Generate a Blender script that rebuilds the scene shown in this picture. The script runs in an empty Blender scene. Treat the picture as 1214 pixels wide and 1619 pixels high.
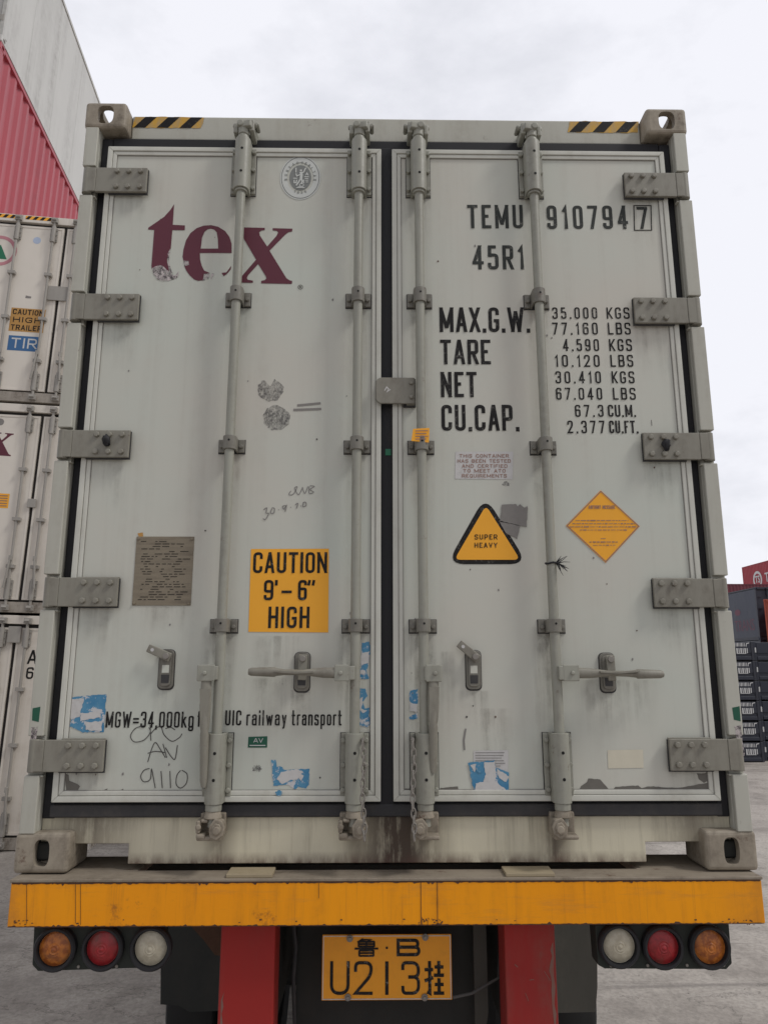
import bpy, bmesh, math, random
from mathutils import Vector, Matrix
R = math.radians
random.seed(7)
S = bpy.context.scene
COL = S.collection

# ------------------------------------------------------------------ camera
CAMX, CAMY, CAMZ = -0.0517, -2.5930, 0.6574
PIT, YAW, ROLL, FPX = 0.20705, 0.01438, -0.0000538, 1164.66
fw = Vector((math.sin(YAW)*math.cos(PIT), math.cos(YAW)*math.cos(PIT), math.sin(PIT)))
rt = Vector((math.cos(YAW), -math.sin(YAW), 0.0))
up = rt.cross(fw)
cd = bpy.data.cameras.new('camera')
cam = bpy.data.objects.new('camera', cd); COL.objects.link(cam)
m = Matrix((rt, up, -fw)).transposed().to_4x4()
m.translation = Vector((CAMX, CAMY, CAMZ))
cam.matrix_world = m
cd.sensor_fit = 'VERTICAL'; cd.sensor_height = 36.0; cd.lens = 36.0*FPX/1619.0
cd.clip_start = 0.05; cd.clip_end = 2000
S.camera = cam

def at(px, py, Y=0.0):
    """point of the real plane y = Y that the photograph shows at this pixel"""
    ray = fw*FPX + rt*(px-607) - up*(py-809.5)
    t = (Y-CAMY)/ray.y
    return Vector((CAMX, CAMY, CAMZ)) + ray*t

# ------------------------------------------------------------------ world, sun, exposure
W = bpy.data.worlds.new('World'); S.world = W; W.use_nodes = True
wn, wl = W.node_tree.nodes, W.node_tree.links
wn.clear()
wo = wn.new('ShaderNodeOutputWorld'); bg = wn.new('ShaderNodeBackground')
sky = wn.new('ShaderNodeTexSky'); sky.sky_type = 'NISHITA'; sky.sun_disc = False
SUN_EL, SUN_AZ = R(50), R(113)
sky.sun_elevation = SUN_EL; sky.sun_rotation = SUN_AZ; sky.dust_density = 4
skb = wn.new('ShaderNodeVectorMath'); skb.operation = 'SCALE'; skb.inputs['Scale'].default_value = 0.08
wl.new(sky.outputs[0], skb.inputs[0])
tc = wn.new('ShaderNodeTexCoord')
mp = wn.new('ShaderNodeMapping'); mp.inputs['Scale'].default_value = (1.0, 1.0, 2.2)
nz = wn.new('ShaderNodeTexNoise'); nz.inputs['Scale'].default_value = 3.1; nz.inputs['Detail'].default_value = 7; nz.inputs['Roughness'].default_value = .58
rp = wn.new('ShaderNodeValToRGB')
rp.color_ramp.elements[0].position = .33; rp.color_ramp.elements[0].color = (.80, .81, .87, 1)
rp.color_ramp.elements[1].position = .50; rp.color_ramp.elements[1].color = (.955, .96, 1.02, 1)
wl.new(tc.outputs['Generated'], mp.inputs[0]); wl.new(mp.outputs[0], nz.inputs['Vector']); wl.new(nz.outputs['Fac'], rp.inputs[0])
mx = wn.new('ShaderNodeMixRGB'); mx.inputs[0].default_value = .94
wl.new(skb.outputs[0], mx.inputs[1]); wl.new(rp.outputs[0], mx.inputs[2])
# sky dimmed behind the camera, out of view, so the doors come out darker
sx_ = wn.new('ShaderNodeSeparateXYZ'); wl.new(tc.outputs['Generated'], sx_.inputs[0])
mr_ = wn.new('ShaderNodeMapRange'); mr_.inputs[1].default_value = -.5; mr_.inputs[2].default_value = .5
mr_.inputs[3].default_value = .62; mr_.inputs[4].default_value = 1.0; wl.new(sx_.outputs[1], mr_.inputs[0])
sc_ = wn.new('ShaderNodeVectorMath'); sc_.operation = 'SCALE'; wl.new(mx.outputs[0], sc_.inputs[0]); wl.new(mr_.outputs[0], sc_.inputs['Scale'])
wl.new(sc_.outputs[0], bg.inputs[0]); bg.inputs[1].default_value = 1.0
wl.new(bg.outputs[0], wo.inputs[0])

sd = bpy.data.lights.new('sun', 'SUN'); sd.energy = 1.4; sd.angle = R(12); sd.color = (1, .97, .92)
sun = bpy.data.objects.new('sun', sd); COL.objects.link(sun)
sdir = Vector((math.sin(SUN_AZ)*math.cos(SUN_EL), math.cos(SUN_AZ)*math.cos(SUN_EL), math.sin(SUN_EL)))
sun.rotation_euler = sdir.to_track_quat('Z', 'Y').to_euler()
sun.location = sdir*30
S.view_settings.view_transform = 'Standard'; S.view_settings.look = 'None'
S.view_settings.exposure = 0.0; S.view_settings.gamma = 1.0

# ------------------------------------------------------------------ materials
def lin(c):
    f = lambda v: v/12.92 if v <= .04045 else ((v+.055)/1.055)**2.4
    return tuple(f(x/255.0) for x in c)
class NT:
    def __init__(s, name):
        s.m = bpy.data.materials.new(name); s.m.use_nodes = True
        s.n, s.l = s.m.node_tree.nodes, s.m.node_tree.links
        s.b = s.n['Principled BSDF']; s.out = s.n['Material Output']
        s.tc = s.n.new('ShaderNodeTexCoord')
    def noise(s, scale, sc=(1, 1, 1), detail=6, rough=.6, off=(0, 0, 0), src='Object'):
        mp = s.n.new('ShaderNodeMapping'); mp.inputs['Scale'].default_value = sc; mp.inputs['Location'].default_value = off
        nz = s.n.new('ShaderNodeTexNoise'); nz.inputs['Scale'].default_value = scale
        nz.inputs['Detail'].default_value = detail; nz.inputs['Roughness'].default_value = rough
        s.l.new(s.tc.outputs[src], mp.inputs[0]); s.l.new(mp.outputs[0], nz.inputs['Vector'])
        return nz.outputs['Fac']
    def ramp(s, v, a, b, va=0., vb=1.):
        r = s.n.new('ShaderNodeMapRange'); r.clamp = True
        r.inputs[1].default_value = a; r.inputs[2].default_value = b
        r.inputs[3].default_value = va; r.inputs[4].default_value = vb
        s.l.new(v, r.inputs[0]); return r.outputs[0]
    def math(s, op, a, b=None):
        k = s.n.new('ShaderNodeMath'); k.operation = op
        for i, x in enumerate((a, b)):
            if x is None: continue
            if isinstance(x, (int, float)): k.inputs[i].default_value = x
            else: s.l.new(x, k.inputs[i])
        return k.outputs[0]
    def mix(s, fac, c1, c2):
        k = s.n.new('ShaderNodeMixRGB')
        for i, x in enumerate((fac, c1, c2)):
            if isinstance(x, (int, float)): k.inputs[i].default_value = x
            elif isinstance(x, tuple): k.inputs[i].default_value = (*x[:3], 1)
            else: s.l.new(x, k.inputs[i])
        return k.outputs[0]
    def color(s, c):
        if isinstance(c, tuple): s.b.inputs['Base Color'].default_value = (*c[:3], 1)
        else: s.l.new(c, s.b.inputs['Base Color'])
    def bump(s, h, strength=.2, dist=.002):
        k = s.n.new('ShaderNodeBump'); k.inputs['Strength'].default_value = strength; k.inputs['Distance'].default_value = dist
        s.l.new(h, k.inputs['Height']); s.l.new(k.outputs[0], s.b.inputs['Normal'])
    def rough(s, v, metal=0.):
        if isinstance(v, (int, float)): s.b.inputs['Roughness'].default_value = v
        else: s.l.new(v, s.b.inputs['Roughness'])
        s.b.inputs['Metallic'].default_value = metal
    def alpha(s, v):
        t = s.n.new('ShaderNodeBsdfTransparent'); k = s.n.new('ShaderNodeMixShader')
        s.l.new(v, k.inputs[0]); s.l.new(t.outputs[0], k.inputs[1]); s.l.new(s.b.outputs[0], k.inputs[2])
        s.l.new(k.outputs[0], s.out.inputs[0])
    def axis(s, i, src='Object'):
        k = s.n.new('ShaderNodeSeparateXYZ'); s.l.new(s.tc.outputs[src], k.inputs[0]); return k.outputs[i]

def paint(name, base, dirt=(.12, .10, .08), amt=.5, streak=(14, 14, .7), lo=.5, hi=.85, rough=.5,
          blotch=None, blotch_amt=.3, bump=.12, rust=0., spec=.35, bscale=2.2):
    n = NT(name)
    c = base
    big = n.noise(bscale, detail=5, rough=.55)
    c = n.mix(n.ramp(big, .3, .7, 0, blotch_amt), c, blotch or tuple(x*.8 for x in base))
    st = n.noise(1.0, streak, 8, .65)
    fine = n.noise(30, detail=6, rough=.7, off=(3, 1, 2))
    f = n.math('MULTIPLY', n.ramp(st, lo, hi, 0, amt), n.ramp(fine, .25, .7))
    c = n.mix(f, c, dirt)
    if rust > 0:
        rs = n.noise(9, detail=9, rough=.75, off=(7, 2, 5))
        c = n.mix(n.ramp(rs, .66-rust*.1, .74-rust*.1, 0, .85), c, (.10, .05, .03))
    n.color(c)
    n.rough(n.ramp(fine, .2, .8, rough-.1, rough+.15))
    n.b.inputs['Specular IOR Level'].default_value = spec
    n.bump(n.math('ADD', n.math('MULTIPLY', big, .6), n.math('MULTIPLY', fine, .35)), bump, .006)
    return n.m
def plain(name, c, rough=.6, metal=0., spec=.4):
    n = NT(name)
    v = n.noise(18, detail=6)
    n.color(n.mix(n.ramp(v, .3, .75, 0, .35), c, tuple(x*.72 for x in c)))
    n.rough(rough, metal); n.b.inputs['Specular IOR Level'].default_value = spec
    return n.m

M = {}
M['door'] = paint('door_paint', (.548, .582, .522), dirt=(.30, .255, .21), amt=.34, streak=(16, 16, .45), blotch=(.59, .55, .485), blotch_amt=.85, bump=.10, bscale=1.3)
M['trim'] = paint('door_trim', (.62, .62, .56), dirt=(.22, .19, .13), amt=.6, streak=(9, 9, 3), lo=.45, rough=.42)
M['frame'] = paint('frame_paint', (.49, .485, .425), dirt=(.2, .16, .11), amt=.6, streak=(12, 12, 1.2), lo=.46, rust=.25)
M['steel'] = paint('galvanised_steel', (.325, .325, .275), dirt=(.13, .11, .09), amt=.75, streak=(24, 24, 2.2), lo=.40, hi=.74, rough=.42, bump=.25, rust=.18, spec=.55)
M['hinge'] = paint('hinge_steel', (.258, .246, .205), dirt=(.10, .08, .06), amt=.75, streak=(20, 20, 5), lo=.40, hi=.74, rough=.48, bump=.35, rust=.3, spec=.5)
M['bracket'] = paint('bracket_steel', (.215, .205, .175), dirt=(.06, .05, .04), amt=.8, streak=(26, 26, 8), lo=.38, hi=.72, rough=.45, bump=.4, rust=.3, spec=.5, bscale=14)
M['casting'] = paint('casting_steel', (.36, .315, .25), dirt=(.06, .042, .028), amt=.95, streak=(14, 14, 8), lo=.36, hi=.7, rough=.6, bump=.45, rust=.7, bscale=8)
M['rubber'] = plain('black_rubber', (.016, .016, .019), .65)
M['rubber2'] = paint('dusty_rubber', (.045, .045, .048), dirt=(.16, .14, .12), amt=.6, streak=(8, 8, 8), lo=.4, rough=.7)
def ink(name, c):
    n = NT(name)
    a = n.noise(70, detail=9, rough=.78, off=(3, 3, 3)); b = n.noise(6, detail=6, off=(1, 2, 8))
    f = n.math('MULTIPLY', n.ramp(a, .56, .64), n.ramp(b, .42, .62, .05, .85))
    n.color(n.mix(f, n.mix(n.ramp(b, .3, .7, 0, .6), c, tuple(x+.02 for x in c)), (.30, .29, .26)))
    n.rough(.6); n.b.inputs['Specular IOR Level'].default_value = .2
    return n.m
M['black'] = ink('lettering_black', (.010, .009, .009))
M['faded'] = ink('lettering_faded_black', (.034, .038, .035))  # lighter tone puts haze and flare into the number lettering
M['hole'] = plain('bolt_hole_black', (.008, .008, .008), .8)
M['maroon'] = paint('lettering_maroon', (.125, .028, .045), dirt=(.08, .03, .04), amt=.4, rough=.45, bump=.05)
M['maroonworn'] = None
M['yellow'] = paint('sign_yellow', (.95, .44, .035), dirt=(.6, .3, .06), amt=.3, rough=.45, bump=.04)
M['bluex'] = paint('plain_blue', (.055, .26, .55), dirt=(.45, .5, .55), amt=.7, streak=(40, 40, 40), lo=.45, hi=.6, rough=.45, bump=.05)
M['white'] = paint('paper_white', (.60, .59, .58), dirt=(.35, .33, .31), amt=.5, streak=(50, 50, 50), lo=.45, hi=.7, rough=.6, bump=.05)
M['cream'] = plain('label_cream', (.66, .62, .50), .5)
M['greysticker'] = paint('bare_patch', (.17, .16, .14), dirt=(.08, .075, .07), amt=.5, streak=(30, 30, 30), lo=.4, rough=.7, bump=.1)
M['tape'] = paint('grey_tape', (.25, .235, .22), dirt=(.16, .15, .14), amt=.6, streak=(60, 60, 60), lo=.4, rough=.6)
M['dullwhite'] = plain('emblem_white', (.62, .64, .61), .5)
M['emblemgrey'] = plain('emblem_grey', (.22, .23, .22), .5)
M['redink'] = plain('faded_ink', (.33, .19, .15), .6)
M['plategrey'] = paint('data_plate_metal', (.25, .212, .155), dirt=(.09, .07, .055), amt=.8, streak=(5, 5, 60), lo=.42, hi=.7, rough=.5, bump=.2)
M['green'] = plain('sticker_green', (.015, .10, .06), .5)
M['pen'] = plain('pen_ink', (.085, .08, .075), .7)
M['penfaint'] = plain('faint_pen_ink', (.24, .23, .22), .7)
M['beam'] = paint('beam_yellow', (.93, .36, .010), dirt=(.30, .11, .02), amt=.5, streak=(20, 20, 2.2), lo=.48, hi=.8, rough=.42, blotch=(.85, .29, .010), blotch_amt=.7, rust=.0, bump=.2, spec=.18, bscale=1.1)
def beam_wear(m):
    nt = m.node_tree; n = NT.__new__(NT); n.m = m; n.n, n.l = nt.nodes, nt.links; n.b = n.n['Principled BSDF']; n.out = n.n['Material Output']; n.tc = n.n.new('ShaderNodeTexCoord')
    old = n.b.inputs['Base Color'].links[0].from_socket
    a = n.noise(1.0, (2.2, 9, 16), 9, .75, off=(3, 1, 6)); b = n.noise(1.0, (60, 60, 1.5), 7, .7, off=(1, 1, 2)); d = n.noise(4.5, detail=9, rough=.75, off=(5, 2, 2))
    c = n.mix(n.ramp(a, .54, .74, 0, .55), old, (.42, .20, .06))
    c = n.mix(n.ramp(b, .56, .74, 0, .55), c, (.34, .13, .03))
    c = n.mix(n.ramp(d, .63, .69, 0, .6), c, (.22, .08, .03))
    ex_ = n.ramp(n.math('ABSOLUTE', n.axis(0)), 1.02, 1.2, 0, .5)
    c = n.mix(n.math('MULTIPLY', ex_, n.ramp(d, .35, .6)), c, (.30, .13, .05))
    n.color(c)
beam_wear(M['beam'])
M['deck'] = paint('deck_steel', (.30, .255, .20), dirt=(.07, .05, .035), amt=.8, streak=(6, 14, 6), lo=.4, hi=.7, rough=.6, rust=.6, bump=.3)
M['rustedge'] = paint('rusty_edge', (.10, .05, .03), dirt=(.04, .02, .015), amt=.8, streak=(30, 30, 30), lo=.35, rough=.75, bump=.4)
M['chred'] = paint('chassis_red', (.35, .03, .026), dirt=(.17, .10, .08), amt=.6, streak=(9, 9, 1.6), lo=.46, hi=.75, rough=.45, blotch=(.21, .024, .024), blotch_amt=.6, spec=.18)
M['postwear'] = paint('worn_red_steel', (.20, .12, .10), dirt=(.28, .05, .03), amt=.9, streak=(20, 20, 3), lo=.4, hi=.6, rough=.6)
M['dark'] = paint('dark_chassis', (.03, .032, .03), dirt=(.07, .06, .05), amt=.7, streak=(7, 7, 4), lo=.4, rough=.75)
M['lampbox'] = paint('lamp_housing', (.022, .028, .024), dirt=(.05, .05, .04), amt=.6, streak=(9, 9, 9), lo=.4, rough=.6)
M['flap'] = paint('mud_flap_rubber', (.075, .072, .062), dirt=(.16, .15, .125), amt=.7, streak=(6, 6, 1.5), lo=.42, rough=.8)
M['tyre'] = plain('tyre_rubber', (.02, .02, .02), .85)
M['wood'] = paint('pad_wood', (.36, .30, .20), dirt=(.2, .14, .08), amt=.7, streak=(4, 30, 30), lo=.4, rough=.7)
def lens(name, c, d):
    n = NT(name)
    v = n.noise(55, detail=4, off=(2, 8, 1)); w = n.noise(14, detail=6)
    c1 = n.mix(n.ramp(v, .42, .58, 0, .8), c, d)
    n.color(n.mix(n.ramp(w, .52, .75, 0, .55), c1, (.10, .08, .05)))
    n.rough(.42); n.b.inputs['Coat Weight'].default_value = .12
    n.bump(v, .35, .004)
    return n.m
M['amber'] = lens('amber_lens', (.48, .15, .02), (.22, .05, .008))
M['redlens'] = lens('red_lens', (.33, .015, .02), (.22, .01, .012))
M['clear'] = lens('clear_lens', (.50, .46, .36), (.40, .36, .27))
M['platey'] = paint('licence_yellow', (.86, .36, .026), dirt=(.3, .14, .03), amt=.4, streak=(20, 20, 20), rough=.4, bump=.05)
M['cable'] = plain('cable_grey', (.10, .10, .095), .6)
M['chain'] = plain('chain_steel', (.28, .26, .235), .5, .35)

def sill_mat():
    n = NT('sill_paint')
    c = n.mix(n.ramp(n.noise(3, detail=5), .3, .7, 0, .7), (.70, .655, .50), (.58, .54, .42))
    st = n.noise(1.0, (26, 26, 1.6), 8, .7)
    fine = n.noise(22, (1, 1, .35), 7, .7, off=(4, 1, 0))
    x = n.axis(0); z = n.axis(2)
    top = n.ramp(z, .02, .19, .25, 1.0)
    f = n.math('MULTIPLY', n.ramp(st, .50, .74, 0, .6), top)
    c = n.mix(f, c, (.10, .075, .045))
    # dirt that runs down below the four lock bar keepers and the middle seal
    acc = None
    for cx, wd, am in ((.03, .17, 1.25), (-.56, .05, .6), (-.1, .06, .7), (.56, .06, .85), (.135, .07, .7), (-1.0, .16, .75), (1.03, .14, .6)):
        d = n.math('ABSOLUTE', n.math('SUBTRACT', x, cx))
        g = n.ramp(d, 0, wd*1.25, am, 0)
        acc = g if acc is None else n.math('MAXIMUM', acc, g)
    band = n.noise(1.0, (30, 30, 1.1), 6, .65, off=(2, 9, 4))
    g = n.math('MULTIPLY', acc, n.ramp(n.math('ADD', n.math('MULTIPLY', fine, .45), n.math('MULTIPLY', band, .55)), .30, .52))
    c = n.mix(g, c, (.075, .052, .036))
    c = n.mix(n.ramp(n.noise(40, detail=8, rough=.8, off=(9, 9, 1)), .68, .74, 0, .9), c, (.06, .035, .025))
    low = n.math('MULTIPLY', n.ramp(z, .02, .055, .85, 0), n.ramp(fine, .3, .6))
    c = n.mix(low, c, (.11, .06, .045))
    n.color(c); n.rough(.6); n.bump(fine, .25, .004)
    return n.m
M['sill'] = sill_mat()
def worn_mat():
    n = NT('worn_lettering')
    n.color(n.mix(n.ramp(n.noise(45, detail=8, rough=.75), .42, .55), (.05, .04, .045), (.56, .50, .49)))
    n.alpha(n.ramp(n.noise(60, detail=8, rough=.8, off=(1, 4, 2)), .40, .50))
    n.rough(.6); return n.m
M['worn'] = worn_mat()
def scuff_mat():
    n = NT('scuff_marks')
    n.color((.10, .095, .10))
    v = n.noise(150, (1, 1, .7), 8, .75); w = n.noise(12, detail=4, off=(4, 2, 1))
    n.alpha(n.math('MULTIPLY', n.ramp(v, .38, .60), n.ramp(w, .30, .52, .3, .8)))
    n.rough(.8); return n.m
M['scuff'] = scuff_mat()
def hazard_mat():
    return None
def torn_mat():
    n = NT('torn_sticker')
    v = n.noise(16, detail=9, rough=.7, off=(2, 3, 9)); f = n.noise(50, detail=6, off=(1, 1, 4))
    c = n.mix(n.ramp(v, .46, .50), (.04, .24, .55), (.10, .36, .62))
    c = n.mix(n.ramp(n.noise(20, detail=9, rough=.75, off=(8, 3, 1)), .53, .56), c, (.60, .60, .62))
    c = n.mix(n.ramp(f, .63, .68), c, (.30, .27, .25))
    n.color(c); n.rough(.5)
    n.alpha(n.ramp(n.noise(13, detail=10, rough=.75, off=(5, 5, 2)), .36, .385)); return n.m
M['torn'] = torn_mat()
def blue_mat():
    n = NT('sticker_blue')
    c = n.mix(n.ramp(n.noise(9, detail=8, rough=.7), .35, .65), (.035, .19, .37), (.10, .29, .45))
    c = n.mix(n.ramp(n.noise(24, detail=10, rough=.75, off=(8, 3, 1)), .54, .575), c, (.56, .56, .57))
    c = n.mix(n.ramp(n.noise(38, (1, 1, .6), 9, .75, off=(1, 6, 2)), .60, .63), c, (.46, .45, .42))
    n.color(c); n.rough(.5); return n.m
M['haztape'] = paint('hazard_tape_yellow', (.62, .36, .055), dirt=(.30, .28, .24), amt=.8, streak=(30, 30, 12), lo=.42, hi=.6, rough=.55)
M['blue'] = blue_mat()
def runoff_shade_mat(name, col, amt):
    # run-off and painted handle shade: streaky, gone towards the sides and foot
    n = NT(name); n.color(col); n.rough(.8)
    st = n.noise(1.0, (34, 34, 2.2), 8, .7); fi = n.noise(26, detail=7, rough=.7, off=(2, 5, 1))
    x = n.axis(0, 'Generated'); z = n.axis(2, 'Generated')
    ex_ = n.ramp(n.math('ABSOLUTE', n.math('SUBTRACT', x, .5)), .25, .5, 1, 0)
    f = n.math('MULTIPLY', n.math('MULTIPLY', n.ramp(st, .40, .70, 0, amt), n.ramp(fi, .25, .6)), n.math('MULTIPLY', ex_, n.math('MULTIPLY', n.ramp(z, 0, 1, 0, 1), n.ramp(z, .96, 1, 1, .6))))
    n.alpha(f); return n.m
M['grime'] = runoff_shade_mat('grime_runoff', (.12, .10, .075), .36)
M['rustrun'] = runoff_shade_mat('rust_runoff', (.17, .10, .055), .34)
def ground_mat():
    n = NT('concrete_yard')
    a = n.noise(.22, detail=6); b = n.noise(1.7, detail=8, rough=.65, off=(4, 2, 0)); c = n.noise(28, detail=6, rough=.7)
    k = n.mix(n.ramp(a, .3, .7), (.47, .43, .385), (.36, .32, .29))
    k = n.mix(n.ramp(b, .45, .68, 0, .75), k, (.20, .175, .155))
    k = n.mix(n.ramp(b, .25, .42, .35, 0), k, (.42, .40, .375))
    k = n.mix(n.ramp(c, .42, .7, 0, .6), k, (.17, .155, .14))
    e_ = n.noise(7, (1, .55, 1), 8, .72, off=(1, 7, 0))
    k = n.mix(n.ramp(e_, .5, .72, 0, .6), k, (.19, .17, .15))
    t = n.noise(1.0, (.35, 5.0, 1), 7, .7, off=(3, 3, 0))
    k = n.mix(n.ramp(t, .57, .70, 0, .6), k, (.14, .125, .115))
    cr = n.noise(.9, (1, 1.6, 1), 10, .62, off=(6, 6, 0))
    k = n.mix(n.ramp(n.math('ABSOLUTE', n.math('SUBTRACT', cr, .5)), .0015, .006, .55, 0), k, (.09, .08, .07))
    oil = n.noise(.55, detail=5, rough=.6, off=(2, 8, 0))
    k = n.mix(n.ramp(oil, .62, .74, 0, .55), k, (.15, .135, .125))
    sp = n.noise(11, detail=3, rough=.5, off=(9, 4, 0))
    k = n.mix(n.ramp(sp, .74, .77, 0, .8), k, (.06, .05, .045))
    n.color(k); n.rough(.85); n.bump(n.math('ADD', n.math('MULTIPLY', b, .5), c), .35, .01)
    return n.m
M['ground'] = ground_mat()
def wallpaint(name, base, dirt, amt=.6, rough=.5, streak=(2.2, 2.2, .16)):
    n = NT(name)
    c = n.mix(n.ramp(n.noise(.8, detail=6), .3, .7, 0, .5), base, tuple(x*.86 for x in base))
    st = n.noise(1.0, streak, 9, .68, off=(1, 2, 3)); fi = n.noise(7, detail=8, rough=.7)
    c = n.mix(n.math('MULTIPLY', n.ramp(st, .48, .76, 0, amt), n.ramp(fi, .3, .62)), c, dirt)
    sp = n.noise(3.2, (1, 1, .25), 9, .75, off=(8, 1, 1))
    c = n.mix(n.ramp(sp, .66, .72, 0, .7), c, tuple(x*.5 for x in dirt))
    n.color(c); n.rough(rough); n.bump(n.math('ADD', n.noise(1.1, detail=3), n.math('MULTIPLY', fi, .12)), .35, .03); return n.m
M['whitebox'] = wallpaint('white_reefer_paint', (.74, .685, .61), (.30, .22, .15), .75)
M['greybox'] = wallpaint('pale_grey_reefer_paint', (.575, .57, .54), (.20, .185, .165), .65)
M['redbox'] = wallpaint('red_container_paint', (.395, .056, .076), (.20, .045, .055), .5, .42)
M['redbox2'] = wallpaint('bright_red_paint', (.36, .025, .04), (.2, .02, .03), .4)
M['maroonbox'] = wallpaint('maroon_paint', (.16, .03, .045), (.08, .02, .03), .5)
M['bluebox'] = wallpaint('navy_paint', (.027, .035, .062), (.075, .08, .09), .7, .5, (1.2, 1.2, .3))
M['navybox'] = wallpaint('dark_navy_paint', (.022, .026, .042), (.05, .05, .055), .6)
M['orangebox'] = wallpaint('orange_red_paint', (.42, .09, .05), (.2, .06, .04), .5)
M['rodgrey'] = paint('stack_rod_steel', (.36, .34, .31), dirt=(.14, .11, .09), amt=.6, streak=(9, 9, 3), lo=.42)
M['gap'] = plain('door_gap_rubber', (.028, .024, .022), .7)
M['silldirty'] = paint('dirty_sill_steel', (.40, .36, .31), dirt=(.08, .055, .04), amt=.85, streak=(7, 7, 2.5), lo=.36, hi=.66, rust=.5)
M['whitemark'] = plain('marking_white', (.62, .62, .62), .5)
M['pinkfaded'] = plain('faded_pink', (.55, .24, .27), .5)
M['greenlogo'] = plain('logo_green', (.02, .17, .09), .5)
M['bluesign'] = paint('tir_blue', (.05, .15, .33), amt=.3, rough=.5)
M['orangesign'] = paint('faded_orange_sign', (.50, .27, .08), dirt=(.3, .2, .1), amt=.4, rough=.5)
M['paleblue'] = plain('faded_blue_mark', (.45, .53, .68), .6)
M['fadedred'] = plain('faded_red_letters', (.15, .055, .08), .6)

# ------------------------------------------------------------------ mesh building
class MB:
    def __init__(s): s.v, s.f = [], []
    def add(s, vs, fs):
        k = len(s.v); s.v += [tuple(v) for v in vs]; s.f += [tuple(i+k for i in f) for f in fs]; return s
    def box(s, x0, x1, y0, y1, z0, z1):
        x0, x1 = min(x0, x1), max(x0, x1); y0, y1 = min(y0, y1), max(y0, y1); z0, z1 = min(z0, z1), max(z0, z1)
        return s.add([(x0, y0, z0), (x1, y0, z0), (x1, y1, z0), (x0, y1, z0), (x0, y0, z1), (x1, y0, z1), (x1, y1, z1), (x0, y1, z1)],
                     [(3, 2, 1, 0), (4, 5, 6, 7), (0, 1, 5, 4), (1, 2, 6, 5), (2, 3, 7, 6), (3, 0, 4, 7)])
    def cyl(s, a, b, r, n=14, r2=None):
        a, b = Vector(a), Vector(b); d = (b-a).normalized()
        u = d.orthogonal().normalized(); w = d.cross(u); r2 = r if r2 is None else r2
        vs = []
        for i in range(n):
            t = 2*math.pi*i/n; e = u*math.cos(t)+w*math.sin(t)
            vs += [a+e*r, b+e*r2]
        fs = [(2*i, 2*((i+1) % n), 2*((i+1) % n)+1, 2*i+1) for i in range(n)]
        fs += [tuple(2*i for i in reversed(range(n))), tuple(2*i+1 for i in range(n))]
        return s.add(vs, fs)
    def prism(s, poly, lo, hi, axis='y'):
        """poly of (a, b): axis y -> (x, z), axis z -> (x, y), axis x -> (y, z); convex or mildly concave n-gon ends"""
        def P(a, b, t): return {'y': (a, t, b), 'z': (a, b, t), 'x': (t, a, b)}[axis]
        n = len(poly); vs = [P(a, b, lo) for a, b in poly]+[P(a, b, hi) for a, b in poly]
        fs = [(i, (i+1) % n, n+(i+1) % n, n+i) for i in range(n)]+[tuple(reversed(range(n))), tuple(range(n, 2*n))]
        return s.add(vs, fs)
    def tube(s, pts, r, n=8):
        pts = [Vector(p) for p in pts]; k = len(pts); vs = []
        u = None
        for i, p in enumerate(pts):
            d = (pts[min(i+1, k-1)]-pts[max(i-1, 0)]).normalized()
            u = d.orthogonal().normalized() if u is None else (u-d*u.dot(d)).normalized()
            w = d.cross(u)
            rr = r[i] if isinstance(r, (list, tuple)) else r
            for j in range(n):
                t = 2*math.pi*j/n; vs.append(p+(u*math.cos(t)+w*math.sin(t))*rr)
        fs = [(i*n+j, i*n+(j+1) % n, (i+1)*n+(j+1) % n, (i+1)*n+j) for i in range(k-1) for j in range(n)]
        fs += [tuple(reversed(range(n))), tuple((k-1)*n+j for j in range(n))]
        return s.add(vs, fs)
    def lathe(s, prof, c, n=28):
        """profile of (radius, y) turned about a y axis through c = (x, z)"""
        k = len(prof); vs = []
        for i in range(n):
            t = 2*math.pi*i/n
            for r, y in prof: vs.append((c[0]+r*math.cos(t), y, c[1]+r*math.sin(t)))
        fs = [(i*k+j, ((i+1) % n)*k+j, ((i+1) % n)*k+j+1, i*k+j+1) for i in range(n) for j in range(k-1)]
        return s.add(vs, fs)
    def bolt(s, x, z, y, r=.009, h=.008, n=6):
        return s.cyl((x, y, z), (x, y-h, z), r, n, r*.92)
    def build(s, name, mat, parent=None, bevel=0., seg=2, smooth=False, label=None, fix=True):
        me = bpy.data.meshes.new(name); me.from_pydata(s.v, [], s.f); me.update()
        if fix:
            bm = bmesh.new(); bm.from_mesh(me); bmesh.ops.recalc_face_normals(bm, faces=bm.faces); bm.to_mesh(me); bm.free()
        o = bpy.data.objects.new(name, me); COL.objects.link(o)
        me.materials.append(mat)
        put(o, parent)
        if bevel:
            b = o.modifiers.new('bevel', 'BEVEL'); b.width = bevel; b.segments = seg; b.limit_method = 'ANGLE'; b.angle_limit = R(40)
        if smooth or bevel:
            me.polygons.foreach_set('use_smooth', [True]*len(me.polygons))
            ws = o.modifiers.new('auto', 'EDGE_SPLIT') if smooth and not bevel else o.modifiers.new('wn', 'WEIGHTED_NORMAL')
            if smooth and not bevel: ws.split_angle = R(35)
            else: ws.keep_sharp = True
        if label: o['label'] = label
        return o
def put(o, parent):
    if parent is not None:
        o.parent = parent
def thing(name, label, cat, loc=(0, 0, 0), group=None):
    o = bpy.data.objects.new(name, None); COL.objects.link(o); o.location = loc
    o.empty_display_size = .2
    o['label'] = label; o['category'] = cat
    if group: o['group'] = group
    return o
def kids(o): return [c for c in bpy.data.objects if c.parent == o]
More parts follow.
